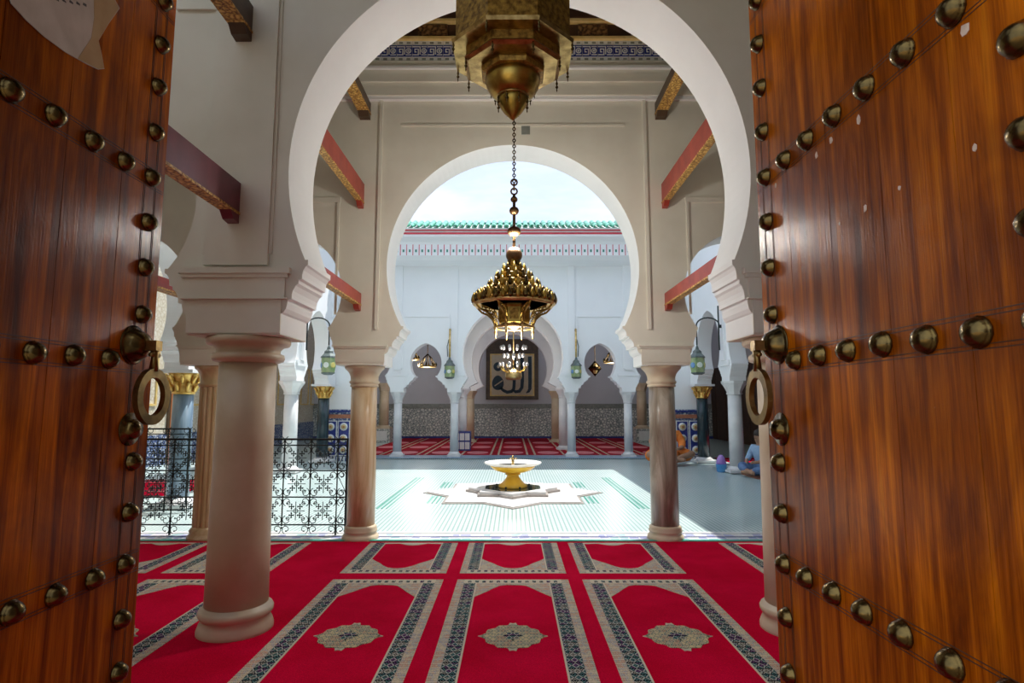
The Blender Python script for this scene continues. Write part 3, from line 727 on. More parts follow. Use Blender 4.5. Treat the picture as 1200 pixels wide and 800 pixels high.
pl_, ps_, me_ = panel_long(), panel_short(), medallion()
XS = [-3.72, -2.64, -1.06, 0.0, 1.06, 2.68, 3.76]
c1 = carpet('carpet', 'red carpet row with prayer panels and oval medallions nearest the door', -4.6, 4.6, 1.18, 5.18)
c2 = carpet('carpet', 'red carpet row of short prayer panels along the courtyard edge', -8, 8, 5.18, 6.46)
for x in XS:
    p = put('prayer_panel', pl_, c1, (x, 5.09, 0)); put('medallion', me_, p, (0, -1.20, 0))
    put('prayer_panel', ps_, c2, (x, 5.275, 0))
# back hall carpets
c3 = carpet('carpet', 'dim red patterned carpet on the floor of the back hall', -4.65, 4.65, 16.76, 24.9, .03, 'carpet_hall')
ov = MB().prism([(.32*math.cos(2*PI*k/20), .5*math.sin(2*PI*k/20)) for k in range(20)], .012, .016, 'z').mesh('medallion', [M['pink_line']])
ln = MB().box(-.03, .03, 16.8, 24.8, .012, .016).mesh('stripe', [M['band_cream']])
for k in range(-4, 5):
    for d in (-.11, .11):
        if k > -4: put('stripe', ln, c3, (k*1.06 - .53 + d, 0, 0))
    for y in (17.6, 19.8, 22.0):
        if abs(k) < 4.5: put('medallion', ov, c3, (k*1.06, y, 0))
for sx, l in ((-1, 'left'), (1, 'right')):
    ye, nk = (16.0, 6) if sx > 0 else (11.4, 2)
    c = carpet('carpet', 'bright red carpet on the floor of the %s side gallery' % l, min(sx*5.5, sx*8.4), max(sx*5.5, sx*8.4), 9.5, ye, .02)
    for k in range(nk): MB().box(min(sx*5.5, sx*8.4), max(sx*5.5, sx*8.4), 9.9+k*1.1, 9.98+k*1.1, .012, .016).build('stripe', M['pink_line'], c)

# ------------------------------------------------------------------ entrance doors
stud_me = MB().lathe([(.036, 0), (.037, .004), (.034, .008), (.033, .012), (.029, .022), (.021, .031), (.011, .036), (.0001, .038)], 14).mesh('stud', [M['brass_old']])
def door(n, label, xf, s_, chips):
    """leaf parallel to Y; visible face at x=xf, thickness away from the opening; s_ = direction the face looks"""
    t = thing('door_%d' % n, label, 'door', (xf, 2.30, 0), kind='structure')
    x0, x1 = (-.06, 0) if s_ > 0 else (0, .06)
    ys = [0, -.255, -.52, -.775, -1.04, -1.30]
    for a, b in zip(ys[:-1], ys[1:]):
        d = random.uniform(0, .0015)
        MB().box(x0, x1 - d if s_ > 0 else x1, b+.001, a-.001, .03, 3.7).build('plank', M['door_wood'], t)
    rot = (0, s_*PI/2, 0)
    rows = (2.395, 1.657, .907)
    zs = [.907 - .19, .907 - .378, .907-.566, 1.097, 1.283] + [1.845 + .186*k for k in range(10) if abs(1.845+.186*k-2.395) > .06] + [.907, 2.395]
    for yy in (-.09, -1.22):
        for z in zs:
            put('stud', stud_me, t, (0, yy + random.uniform(-.004, .004), z + random.uniform(-.005, .005)), rot=rot)
        if yy < -1: put('stud', stud_me, t, (0, yy, 1.657), rot=rot)
    for z in rows + (3.14,):
        for k in range(1, 7):
            if z > 3 and k == 0: continue
            put('stud', stud_me, t, (0, -.09 - .163*k + random.uniform(-.004, .004), z + random.uniform(-.005, .005)), rot=rot)
        for dz in (-.040, -.030, .030, .040):
            MB().box(-.0008, .0008, -1.29, -.01, z+dz-.0011, z+dz+.0011).build('groove', M['door_groove'], t)
    for dy in (-.052, -.060, -.120, -.128):
        MB().box(-.0008, .0008, dy-.001, dy+.001, .03, 3.7).build('groove', M['door_groove'], t)
    # knocker
    kn = MB(); kn.lathe([(.075, 0), (.075, .004), (.066, .006), (.062, .010), (.056, .028), (.043, .048), (.024, .062), (.0001, .067)], 24)
    kn.xf(Matrix.Rotation(s_*PI/2, 4, 'Y')); k = kn.build('knocker', M['brass_old'], t, (0, -.125, 1.722))
    MB().box(-.012 if s_ > 0 else -.10, .10 if s_ > 0 else .012, -.020, .020, -.022, .016).build('hinge', M['brass_ring'], k)
    r = MB()
    r.tube([(s_*.085, 0, -.01), (s_*.085, 0, -.055), (s_*.085, 0, -.10)], [.016, .012, .017], 10)
    r.tube([(s_*.085, -.026, -.038), (s_*.085, .026, -.038)], .009, 8)
    N = 32; R1, R2 = .098, .066
    vs = []; fs = []
    for i in range(N):
        a = 2*PI*i/N; ca, sa = math.cos(a), math.sin(a)
        for (q, dx) in ((R1, -.010), (R1, .010), (R2, .010), (R2, -.010)): vs.append((s_*.085+dx, q*ca, -.195 + q*sa*1.08))
    for i in range(N):
        j = (i+1) % N
        for q in range(4): fs.append((i*4+q, i*4+(q+1) % 4, j*4+(q+1) % 4, j*4+q))
    r.add(vs, fs, 0, False); r.build('ring', M['brass_ring'], k)
    st = MB(); st.lathe([(.062, 0), (.062, .004), (.040, .006), (.038, .02), (.028, .036), (.0001, .042)], 20)
    st.xf(Matrix.Rotation(s_*PI/2, 4, 'Y')); st.build('striker', M['brass_old'], t, (0, -.112, 1.405))
    for (y, z, sc) in chips:
        P = [(sc*random.uniform(.6, 1.1)*math.cos(2*PI*q/7), sc*random.uniform(.6, 1.1)*math.sin(2*PI*q/7)) for q in range(7)]
        MB().prism([(y-2.30+p[0]*.7, z+p[1]) for p in P], -.001, .0015*1, 'x').build('paint_chip', M['flint'], t, (s_*.0005, 0, 0))
    return t
door(1, 'dark brown studded wooden door leaf on the left with torn paper', -1.443, 1, [])
door(2, 'glossy orange-brown studded wooden door leaf on the right', 1.009, -1,
     [(1.204, 2.329, .02), (1.603, 2.322, .016), (1.748, 2.331, .016), (1.837, 2.32, .012), (2.135, 2.334, .012), (1.599, 2.056, .014), (1.729, 2.053, .006), (1.207, 2.055, .010), (1.452, 2.06, .008)])
pn = thing('paper_notice', 'torn paper notice pasted high on the left door', 'paper', (-1.4405, 1.7, 2.7))
PP = [(1.499, 2.722), (1.536, 2.641), (1.589, 2.627), (1.658, 2.62), (1.742, 2.624), (1.834, 2.640), (1.884, 2.653), (1.911, 2.672), (1.894, 2.715), (1.874, 2.753), (1.914, 2.844), (1.962, 2.938), (1.915, 2.962), (1.66, 2.98), (1.50, 2.93)]
MB().prism([(a-1.7, b-2.7) for a, b in PP], 0, .0025, 'x').build('sheet', M['paper'], pn)
MB().prism([(a-1.7, b-2.7) for a, b in [(1.79, 2.634), (1.884, 2.655), (1.909, 2.673), (1.892, 2.715), (1.873, 2.753), (1.912, 2.844), (1.958, 2.936), (1.915, 2.958), (1.83, 2.93), (1.845, 2.82), (1.84, 2.74)]], .0025, .0032, 'x').build('stain', M['paper_stain'], pn)
mb = MB()
for r_ in range(3):
    for k in range(7):
        y = 1.60 + .028*k + .012*r_; z = 2.80 - .035*r_ + .016*k
        mb.prism([(y-1.7, z-2.7), (y-1.7+.016, z-2.7+.004), (y-1.7+.015, z-2.7+.012*random.uniform(.6, 1.4)), (y-1.7+.001, z-2.7+.009)], .0025, .0031, 'x')
mb.build('faded_print', M['ink'], pn, kind='stuff')

# ------------------------------------------------------------------ tie beams
def beam(label, xc, y0, y1, z0, z1, w, body='red_paint', group=None):
    t = thing('tie_beam', label, 'beam', (xc, y1, z0))
    L = y1 - y0
    MB().box(-w/2, w/2, -L, 0, .012, z1-z0).build('beam_body', M[body], t)
    MB().box(-w/2-.006, w/2+.006, -L, 0, 0, .016).build('painted_soffit', M['beam_pattern'], t)
    MB().prism([(0, 0), (0, -.06), (-.07, -.05), (-.12, 0)], -w/2, w/2, 'x').build('end_corbel', M[body], t)
    return t
for sx, l in ((-1, 'left'), (1, 'right')):
    x = sx*1.745
    xe = x
    beam('red tie beam with gilt underside, lower of the %s pair beside the main arch' % l, x, AYB, BYF, 2.60, 2.74, .06)
    beam('red tie beam with gilt underside, middle one high above the %s gallery column' % l, x, AYB, BYF, 3.79, 4.02, .06)
    beam('short-looking gilt brown beam at the top %s under the cornice' % l, x+sx*-.02, AYB, BYF, 4.86, 5.00, .12, 'walnut')
beam('deep plum tie beam ending above the left foreground column', -1.875, 1.16, AYF-.028, 2.76, 2.98, .075, 'plum_paint')
beam('dark carved beam stub at the top left above the foreground column', -1.87, 1.16, AYF-.028, 4.06, 4.26, .11, 'walnut')
beam('red tie beam seen through the gap beside the left door', -3.50, AYB, BYF, 2.62, 2.74, .11)

# ------------------------------------------------------------------ brass octagonal lantern (top centre)
def big_lantern():
    t = thing('brass_lantern', 'large octagonal chased brass lantern hanging at the top centre', 'lantern', (.0, 2.9, 2.987))
    O = dict(n=8, a0=PI/8, sm=False)
    MB().lathe([(.30, .365), (.318, .37), (.318, .80), (.27, .86)], **O).build('upper_drum', M['brass_chased'], t)
    rim = MB().lathe([(.262, .350), (.335, .352), (.340, .372), (.318, .380), (.262, .372)], **O).build('rim', M['brass_rim'], t)
    MB().lathe([(.215, .285), (.262, .300), (.262, .352), (.20, .352)], **O).build('middle_drum', M['brass_chased'], t)
    MB().lathe([(.19, .276), (.25, .278), (.27, .290), (.262, .302), (.19, .30)], **O).build('rim', M['brass_rim'], t)
    MB().lathe([(.150, .235), (.172, .240), (.178, .262), (.172, .280), (.13, .284)], **O).build('neck_ring', M['brass_chased'], t)
    MB().lathe([(.088, .128), (.115, .148), (.136, .180), (.146, .212), (.144, .238), (.12, .245)], 32).build('bulb', M['brass'], t)
    MB().lathe([(.074, .122), (.085, .120), (.088, .128), (.082, .136), (.07, .138)], 24).build('rim', M['brass_rim'], t)
    MB().lathe([(.0008, 0), (.014, .010), (.044, .040), (.066, .072), (.080, .104), (.080, .124), (.072, .136)], 32).build('tip', M['brass'], t)
    MB().lathe([(.27, .86), (.22, .95), (.12, 1.05), (.05, 1.1), (.02, 1.2)], **O).build('dome', M['brass'], t)
    dm = MB().lathe([(.0005, -.062), (.004, -.050), (.002, -.044), (.009, -.032), (.003, -.024), (.007, -.012), (.003, 0), (.003, .02)], 8).mesh('pendant', [M['brass_old']])
    for R, z, k0 in ((.33, .352, 0), (.262, .276, 0), (.083, .120, 0)):
        for k in range(8):
            a = PI/8 + k*PI/4; put('pendant', dm, t, (R*math.cos(a), R*math.sin(a), z))
    lk = MB()
    for i in range(45): lk.torus((0, 0, 1.2 + .06*i), .025, .007, 10, 5, 'x' if i % 2 else 'y')
    lk.build('chain', M['brass_old'], t, kind='stuff')
    return t
big_lantern()

# ------------------------------------------------------------------ tiered oil-lamp chandelier
def chandelier():
    lp = bpy.data.lights.new('gallery_fill', 'POINT'); lp.energy = 52; lp.color = (1.0, .95, .86); lp.shadow_soft_size = .12  # two fill lights added to brighten the gallery; the cups themselves are unlit
    lo = bpy.data.objects.new('gallery_fill', lp); C.objects.link(lo); lo.location = (.012, 5.3, 3.02)
    l2 = bpy.data.objects.new('gallery_fill', lp.copy()); l2.data.energy = 12; C.objects.link(l2); l2.location = (.012, 5.3, 2.10)
    t = thing('chandelier', 'tiered brass chandelier ringed with small lamp cups hanging in the arch', 'chandelier', (.012, 5.3, 2.41))
    core = MB().lathe([(.35, .0), (.36, .012), (.33, .03), (.33, .05), (.27, .06), (.27, .13), (.20, .14), (.20, .21), (.135, .22), (.135, .29), (.07, .30), (.06, .37), (.03, .40), (.012, .43)], 16, sm=False)
    core.build('tier_body', M['brass'], t)
    MB().lathe([(.33, .0), (.385, -.012), (.395, .0), (.385, .015), (.33, .012)], 8, a0=PI/8, sm=False).build('rim', M['brass_bright'], t)
    cup = [(.0002, 0), (.016, .008), (.023, .030), (.020, .054), (.013, .074), (.0005, .100)]
    tiers = ((.380, .010, 36), (.345, .045, 30), (.290, .070, 26), (.235, .145, 20), (.165, .225, 15), (.100, .300, 10), (.045, .370, 5))
    for R, z, n in tiers:
        MB().torus((0, 0, z), R, .008, 24, 5).build('tier_ring', M['brass_bright'], t)
        mb = MB()
        for k in range(n):
            a = 2*PI*(k+.5)/n; mb.lathe(cup, 7, (R*math.cos(a), R*math.sin(a), z), mi=k % 2)
        mb.build('lamp_cups', [M['brass_old'], M['brass']], t, kind='stuff')
    MB().lathe([(.135, -.18), (.150, -.17), (.150, -.03), (.16, -.015), (.16, 0)], 8, a0=PI/8, sm=False).build('drum', M['brass'], t)
    pw = MB().box(-.04, .04, -.006, 0, -.05, .05).mesh('drum_window', [M['brass_chased']])
    br = MB()
    br.tube([(.37, 0, -.01), (.33, 0, -.05), (.27, 0, -.075), (.22, 0, -.12), (.185, 0, -.20)], .010, 6)
    br.tube([(.32, 0, -.015), (.26, 0, -.03), (.20, 0, -.05), (.165, 0, -.12)], .007, 5)
    for (x, z, r_) in ((.30, -.045, .016), (.26, -.055, .016), (.225, -.085, .018), (.20, -.12, .016), (.185, -.16, .014), (.235, -.05, .013), (.19, -.08, .013)): br.torus((x, 0, z), r_, .005, 10, 4, 'y')
    bm_ = br.mesh('bracket', [M['brass']])
    drop = MB().lathe([(.0005, -.10), (.008, -.085), (.005, -.075), (.014, -.05), (.006, -.035), (.013, -.02), (.012, .0), (.014, .03)], 8).mesh('pendant', [M['brass_bright']])
    for k in range(8):
        a = PI/8 + k*PI/4
        put('bracket', bm_, t, (0, 0, 0), rot=(0, 0, a)); put('pendant', drop, t, (.188*math.cos(a), .188*math.sin(a), -.21))
        a2 = k*PI/4; put('drum_window', pw, t, (.140*math.cos(a2), .140*math.sin(a2), -.095), rot=(0, 0, a2+PI/2))
    MB().torus((0, 0, -.21), .185, .012, 32, 6).build('lower_ring', M['brass_bright'], t)
    MB().lathe([(.0005, -.25), (.02, -.23), (.08, -.20), (.135, -.18)], 16).build('drum_floor', M['copper_old'], t)
    for z, r_, sz in ((.479, .078, 1.0), (.709, .066, .72), (.909, .046, .9), (1.02, .034, .9)):
        MB().ball((0, 0, z), r_, 20, 12, sz).build('ball', M['copper_old'], t)
    MB().tube([(0, 0, .40), (0, 0, 1.06)], .014, 8).build('stem', M['copper_old'], t)
    mb = MB()
    for i in range(3): mb.torus((0, 0, 1.10 + .045*i), .03, .009, 10, 5, 'x' if i % 2 else 'y')
    mb.build('hook', M['copper_old'], t)
    mb = MB()
    for i in range(98): mb.torus((0, 0, 1.20 + .029*i), .014, .0062, 8, 5, 'x' if i % 2 else 'y')
    mb.build('chain', M['brass_old'], t, kind='stuff')
    return t
chandelier()

def lamp_light(nm, loc, e, col=(1.0, .98, .96)):
    l = bpy.data.lights.new(nm, 'POINT'); l.energy = e; l.color = col; l.shadow_soft_size = .15
    o = bpy.data.objects.new(nm, l); C.objects.link(o); o.location = loc
# small hanging lamps of the back hall
def far_chandelier(label, x, y, zb, R, ceil_z=6.0, gold=True):
    t = thing('hall_chandelier', label, 'chandelier', (x, y, zb))
    MB().tube([(0, 0, .35), (0, 0, ceil_z - zb)], .02, 6).build('rod', M['brass_bright'], t)
    MB().lathe([(.02, 0), (R*.55, .02), (R*.62, .10), (R*.60, .22), (R*.45, .26), (.03, .36)], 14).build('bowl', M['brass_bright'] if gold else M['brass'], t)
    lamp_light('hall_lamp', (x, y - .0, zb + .62), 30)
    mb = MB()
    for k in range(12):
        a = 2*PI*k/12
        mb.tube([(R*.4*math.cos(a), R*.4*math.sin(a), .22), (R*.8*math.cos(a), R*.8*math.sin(a), .30), (R*math.cos(a), R*math.sin(a), .45)], .014, 5)
    mb.build('arms', M['brass'], t, kind='stuff')
    mb = MB()
    for j, (rr, z) in enumerate(((R, .48), (R*.75, .75), (R*.9, 1.0))):
        for k in range(10):
            a = 2*PI*(k+.5*j)/10; mb.ball((rr*math.cos(a), rr*math.sin(a), z), .05, 6, 4, 1.4)
    mb.build('crystals', M['crystal'], t, kind='stuff')
    return t
far_chandelier('gold chandelier with crystals hanging before the calligraphy panel', .02, 17.6, 2.22, .42)
def crown_lamp(label, x, y, z, R):
    t = thing('crown_lamp', label, 'chandelier', (x, y, z))
    lamp_light('crown_fill', (x, y, z - .15), 22)  # fill light added to lift the dark hall
    MB().torus((0, 0, 0), R, .03, 20, 6).build('hoop', M['brass_bright'], t)
    mb = MB()
    for k in range(8):
        a = 2*PI*k/8; mb.tube([(R*math.cos(a), R*math.sin(a), 0), (R*.5*math.cos(a), R*.5*math.sin(a), .30), (0, 0, .45)], .012, 4)
        mb.lathe([(.03, 0), (.04, .08), (.001, .16)], 6, (R*math.cos(a), R*math.sin(a), 0))
    mb.build('arms', M['brass_old'], t, kind='stuff')
    MB().tube([(0, 0, .4), (0, 0, 6.0 - z)], .015, 5).build('rod', M['brass_old'], t)
    return t
crown_lamp('higher crown lamp seen through the far left small arch', -3.55, 20.3, 3.05, .22)
crown_lamp('lower crown lamp seen through the far left small arch', -3.0, 20.2, 2.80, .30)
crown_lamp('gold crown lamp seen through the far right small arch', 3.50, 20.3, 2.95, .28)
t = thing('diamond_lantern', 'small dark diamond lantern seen through the far right small arch', 'lantern', (2.88, 20.2, 2.45))
MB().lathe([(.001, 0), (.24, .28), (.001, .56)], 4, sm=False).build('body', M['brass_old'], t)
MB().lathe([(.05, .10), (.10, .28), (.05, .46)], 4, c=(0, -.10, 0), sm=False).build('pane', M['brass_bright'], t)
MB().tube([(0, 0, .55), (0, 0, 3.55)], .012, 5).build('rod', M['brass_old'], t)

# ------------------------------------------------------------------ wall lanterns
def lantern_body(t, z0, h, r):
    """hexagonal lantern hanging from z0+h, bottom at z0"""
    MB().lathe([(r*.55, z0), (r*.9, z0+h*.05), (r*.9, z0+h*.08), (r*.5, z0+h*.02)], 6, sm=False).build('tray', M['lead'], t)
    b = MB().lathe([(r*.85, z0+h*.06), (r, z0+h*.30), (r*.92, z0+h*.58)], 6, sm=False).build('glass_body', M['glass_frame'], t)
    for k in range(6):
        a = PI/6 + k*PI/3; q = r*.86; m = ('glass_pale', 'glass_yellow', 'glass_pale', 'glass_blue', 'glass_pale', 'glass_yellow')[k]
        mb = MB(); mb.lathe([(r*.38, 0), (r*.38, .008), (r*.30, .014)], 8); mb.xf(TR(q*math.cos(a), q*math.sin(a), z0+h*.32) @ RZ(a) @ Matrix.Rotation(PI/2, 4, 'Y')); mb.build('pane', M[m], b)
    MB().lathe([(r*1.05, z0+h*.57), (r*1.0, z0+h*.62), (r*.62, z0+h*.72), (r*.55, z0+h*.80), (r*.25, z0+h*.86), (r*.20, z0+h*.93), (.008, z0+h)], 6, sm=False).build('cap', M['lead'], t)
for sx, l in ((-1, 'left'), (1, 'right')):
    t = thing('wall_lantern', 'green glass lantern on a rod beside the far central arch, %s side' % l, 'lantern', (sx*1.76, CYF-.20, 2.19))
    lantern_body(t, 0, .62, .15)
    MB().tube([(0, 0, .60), (0, 0, 1.40)], .028, 6).build('rod', M['brass_bright'], t)
    MB().tube([(0, 0, 1.36), (0, .10, 1.40), (0, .16, 1.36)], .02, 6).build('bracket', M['lead'], t)
    MB().tube([(sx*.06, .05, .62), (sx*.08, .06, .9), (sx*.03, .03, 1.1)], .014, 5).build('cord', M['lead'], t)
    t = thing('bracket_lantern', 'coloured glass lantern hanging from a curled bracket on the %s courtyard arcade' % l, 'lantern', (sx*4.11, 12.8, 2.14))
    lantern_body(t, 0, .66, .17)
    pts = [(sx*.50, 0, 1.15)] + [(sx*(.26 + .26*math.cos(a)), 0, 1.10 + .18*math.sin(a)) for a in [PI*i/10 for i in range(11)]] + [(0, 0, .85), (0, 0, .66)]
    MB().tube(pts, .016, 6).build('bracket_arm', M['iron'], t)
    MB().tube([(sx*.50, 0, .55), (sx*.50, 0, 1.55)], .018, 6).box(min(sx*.50, sx*.555), max(sx*.50, sx*.555), -.02, .02, 1.05, 1.12).build('bracket_post', M['iron'], t)

# ------------------------------------------------------------------ fountain and star platform
def star(R, n=8, rin=None):
    rin = rin or R*math.cos(PI/4)/math.cos(PI/8)*1.0
    return [((R if k % 2 == 0 else rin)*math.cos(PI/2 + k*PI/8), (R if k % 2 == 0 else rin)*math.sin(PI/2 + k*PI/8)) for k in range(16)]
pf = thing('star_platform', 'eight-pointed white marble star set in the courtyard floor', 'platform', (0, 9.95, 0))
MB().prism(star(1.52), 0, .012, 'z').build('edge', M['stone_edge'], pf)
MB().prism(star(1.455), .012, .025, 'z').build('top', M['stone_platform'], pf)
MB().prism(star(.80), .025, .06, 'z').build('step_edge', M['stone_edge'], pf)
MB().prism(star(.75), .06, .10, 'z').build('step', M['stone_platform'], pf)
MB().prism([(.50*math.cos(PI/8+k*PI/4), .50*math.sin(PI/8+k*PI/4)) for k in range(8)], .10, .102, 'z').build('drain', M['water'], pf)
ft_ = thing('fountain', 'round marble fountain basin with yellow underside on a pedestal', 'fountain', (0, 9.95, .1025))
MB().lathe([(.24, 0), (.24, .03), (.19, .07), (.14, .12), (.105, .17), (.10, .20), (.13, .21), (.13, .225), (.11, .235)], 32).build('pedestal', M['alabaster_gold'], ft_)
MB().lathe([(.11, .235), (.20, .25), (.31, .285), (.37, .335), (.385, .36)], 40).build('bowl', M['alabaster_gold'], ft_)
MB().lathe([(.385, .36), (.46, .385), (.485, .40), (.485, .415), (.46, .415), (.40, .39), (.30, .35), (.001, .33)], 40).build('rim', M['alabaster'], ft_)
sp = MB().lathe([(.03, .33), (.035, .36), (.02, .40), (.028, .43), (.014, .46), (.02, .50), (.001, .53)], 10)
for k in range(4):
    a = k*PI/2; sp.tube([(.0, 0, .455), (.05*math.cos(a), .05*math.sin(a), .475), (.075*math.cos(a), .075*math.sin(a), .455)], [.012, .010, .008], 6)
sp.build('spout', M['brass_bright'], ft_)
for k in range(8):
    a = PI/8 + k*PI/4; MB().ball((.30*math.cos(a), .30*math.sin(a), .022), .02, 8, 5).build('bolt', M['iron'], ft_)

# ------------------------------------------------------------------ wrought-iron railings
scroll = MB()
for sx in (-1, 1):
    for sz in (-1, 1):
        pts = []
        for i in range(15):
            a = (-.15 + 1.9*i/14)*PI; r_ = .050 - .030*i/14
            pts.append((sx*(.052 + r_*math.cos(a + PI*.75)), 0, sz*(.052 + r_*math.sin(a + PI*.75))))
        scroll.tube(pts, .0045, 4); scroll.ball(pts[-1], .010, 6, 4)
for sx, sz in ((1, 0), (-1, 0), (0, 1), (0, -1)): scroll.ball((.035*sx, 0, .035*sz), .012, 6, 4)
scroll.ball((0, 0, 0), .016, 6, 4)
scroll_me = scroll.mesh('scroll', [M['iron']])
ros = MB()
for cx_ in (-.042, .042):
    for cz_ in (-.042, .042):
        for sx, sz in ((1, 0), (-1, 0), (0, 1), (0, -1)): ros.ball((cx_ + .020*sx, 0, cz_ + .020*sz), .0095, 6, 4)
        ros.box(cx_-.02, cx_+.02, -.003, .003, cz_-.004, cz_+.004).box(cx_-.004, cx_+.004, -.003, .003, cz_-.02, cz_+.02)
ros.torus((0, 0, 0), .022, .004, 8, 4, 'y')
for sx in (-1, 1):
    for sz in (-1, 1): ros.torus((sx*.075, 0, sz*.075), .016, .004, 8, 4, 'y')
ros.box(-.09, .09, -.003, .003, -.003, .003).box(-.003, .003, -.003, .003, -.09, .09)
ros_me = ros.mesh('rosette', [M['iron']])
def railing(label, x0, x1, y, ncell, h=1.10, scrolls=True):
    t = thing('railing', label, 'railing', (x0, y, 0)); L = x1 - x0
    side_w = .11 if scrolls else 0
    cw = (L - side_w)/ncell; zr = [.12, .43, .73, 1.02*h/1.1]
    for x in (0, L): MB().box(x-.011, x+.011, -.011, .011, .10, h).build('post', M['iron'], t)
    for x in (cw, L - side_w if scrolls else L - cw): MB().box(x-.009, x+.009, -.009, .009, 0.005, .12).build('foot', M['iron'], t)
    MB().box(0, L, -.014, .014, h-.022, h).build('top_rail', M['iron'], t)
    for z in zr: MB().box(0, L, -.007, .007, z-.007, z+.007).build('rail', M['iron'], t)
    for k in range(1, ncell+1):
        if k == ncell and not scrolls: break
        MB().box(k*cw-.006, k*cw+.006, -.006, .006, .12, h-.02).build('bar', M['iron'], t)
    for k in range(0, ncell+1):
        for z in zr: 
            put('scroll', scroll_me, t, (k*cw, 0, z))
    for k in range(ncell):
        for z in (.275, .58, .875): put('rosette', ros_me, t, ((k+.5)*cw, 0, z)).scale = (1.15, 1.5, 1.15)
    if scrolls:
        xm = L - side_w/2
        for z in zr[:3]:
            for dz in (.045, -.045):
                if z + dz < .12: continue
                pts = [(xm + (.045 - .035*i/16)*math.cos(2.6*PI*i/16), 0, z + dz + (.045 - .035*i/16)*math.sin(2.6*PI*i/16)) for i in range(17)]
                MB().tube(pts, .004, 4).build('spiral', M['iron'], t)
        for a, b in ((.20, .36), (.65, .50), (.80, .97)): MB().tube([(xm-.035, 0, a), (xm+.04, 0, b)], .004, 4).build('stay', M['iron'], t)
    return t
railing('black scrolled iron railing between the foreground column and tan column', -3.28, -1.925, 6.80, 4)
railing('black scrolled iron railing between the left door and golden fluted column', -5.02, -3.58, 6.80, 4, scrolls=False)
railing('taller black iron railing standing further back behind the left railing', -5.75, -4.55, 8.2, 4, h=1.16, scrolls=False)

# ------------------------------------------------------------------ framed calligraphy
cf = thing('calligraphy_panel', 'large framed calligraphy panel on the back wall behind the arch', 'picture', (-.03, 24.998, 1.68))
kx = .00482; kz = .00466
def q(x, y): return ((x-320)*kx, (690-y)*kz)
MB().box(-1.115, 1.115, -.05, 0, 0, 2.62).build('backing', M['walnut'], cf)
for a in ((-1.13, -.96, 0, 2.62), (.96, 1.13, 0, 2.62), (-.96, .96, 0, .15), (-.96, .96, 1.98, 2.62)): MB().box(a[0], a[1], -.10, -.05, a[2], a[3]).build('frame', M['walnut'], cf)
for a in ((-.96, -.89, .15, 1.98), (.89, .96, .15, 1.98), (-.89, .89, .15, .20), (-.89, .89, 1.92, 1.98)): MB().box(a[0], a[1], -.08, -.05, a[2], a[3]).build('gilt_slip', M['gold_paint'], cf)
MB().box(-.89, .89, -.062, -.05, .20, 1.92).build('sheet', M['cream'], cf)
def stroke(name, pts, w):
    """thick brush stroke as one flat raised letter"""
    P = [Vector(q(*p)) for p in pts]; L = []; R_ = []
    ws = w if isinstance(w, list) else [w]*len(P)
    for i, p in enumerate(P):
        d = (P[min(i+1, len(P)-1)] - P[max(i-1, 0)]).normalized(); nrm = Vector((-d.y, d.x))
        L.append(p + nrm*ws[i]*kx/2); R_.append(p - nrm*ws[i]*kx/2)
    MB().prism([tuple(v) for v in L + R_[::-1]], -.072, -.062, 'y').build(name, M['navy'], cf)
stroke('letter', [(478, 290), (480, 400), (480, 520), (478, 590), (466, 615), (445, 630)], [34, 32, 32, 30, 24, 6])
stroke('letter', [(408, 290), (410, 400), (411, 520), (406, 580), (385, 612), (350, 618), (325, 600)], [34, 30, 30, 30, 30, 28, 18])
stroke('letter', [(338, 300), (338, 420), (338, 540), (334, 590), (315, 615), (275, 622), (240, 605), (215, 580)], [32, 28, 28, 28, 28, 28, 26, 22])
mb = MB(); P = []
for k in range(24):
    a = 2*PI*k/24; x, z = q(192 + 52*math.cos(a)*(1 + .12*math.sin(a)), 535 + 68*math.sin(a)); P.append((x, z))
mb.prism(P, -.072, -.062, 'y'); mb.build('letter', M['navy'], cf)
P = [q(192 + 40*math.cos(2*PI*k/20), 385 + 42*math.sin(2*PI*k/20)) for k in range(20)]
MB().prism(P, -.072, -.062, 'y').build('letter', M['navy'], cf)
P = [q(195 + 13*math.cos(2*PI*k/10), 385 + 15*math.sin(2*PI*k/10)) for k in range(10)]
MB().prism(P, -.078, -.072, 'y').build('letter_eye', M['cream'], cf)
P = [q(160, 560), q(166, 568), q(236, 518), q(230, 510)]
MB().prism(P, -.078, -.072, 'y').build('letter_eye', M['cream'], cf)

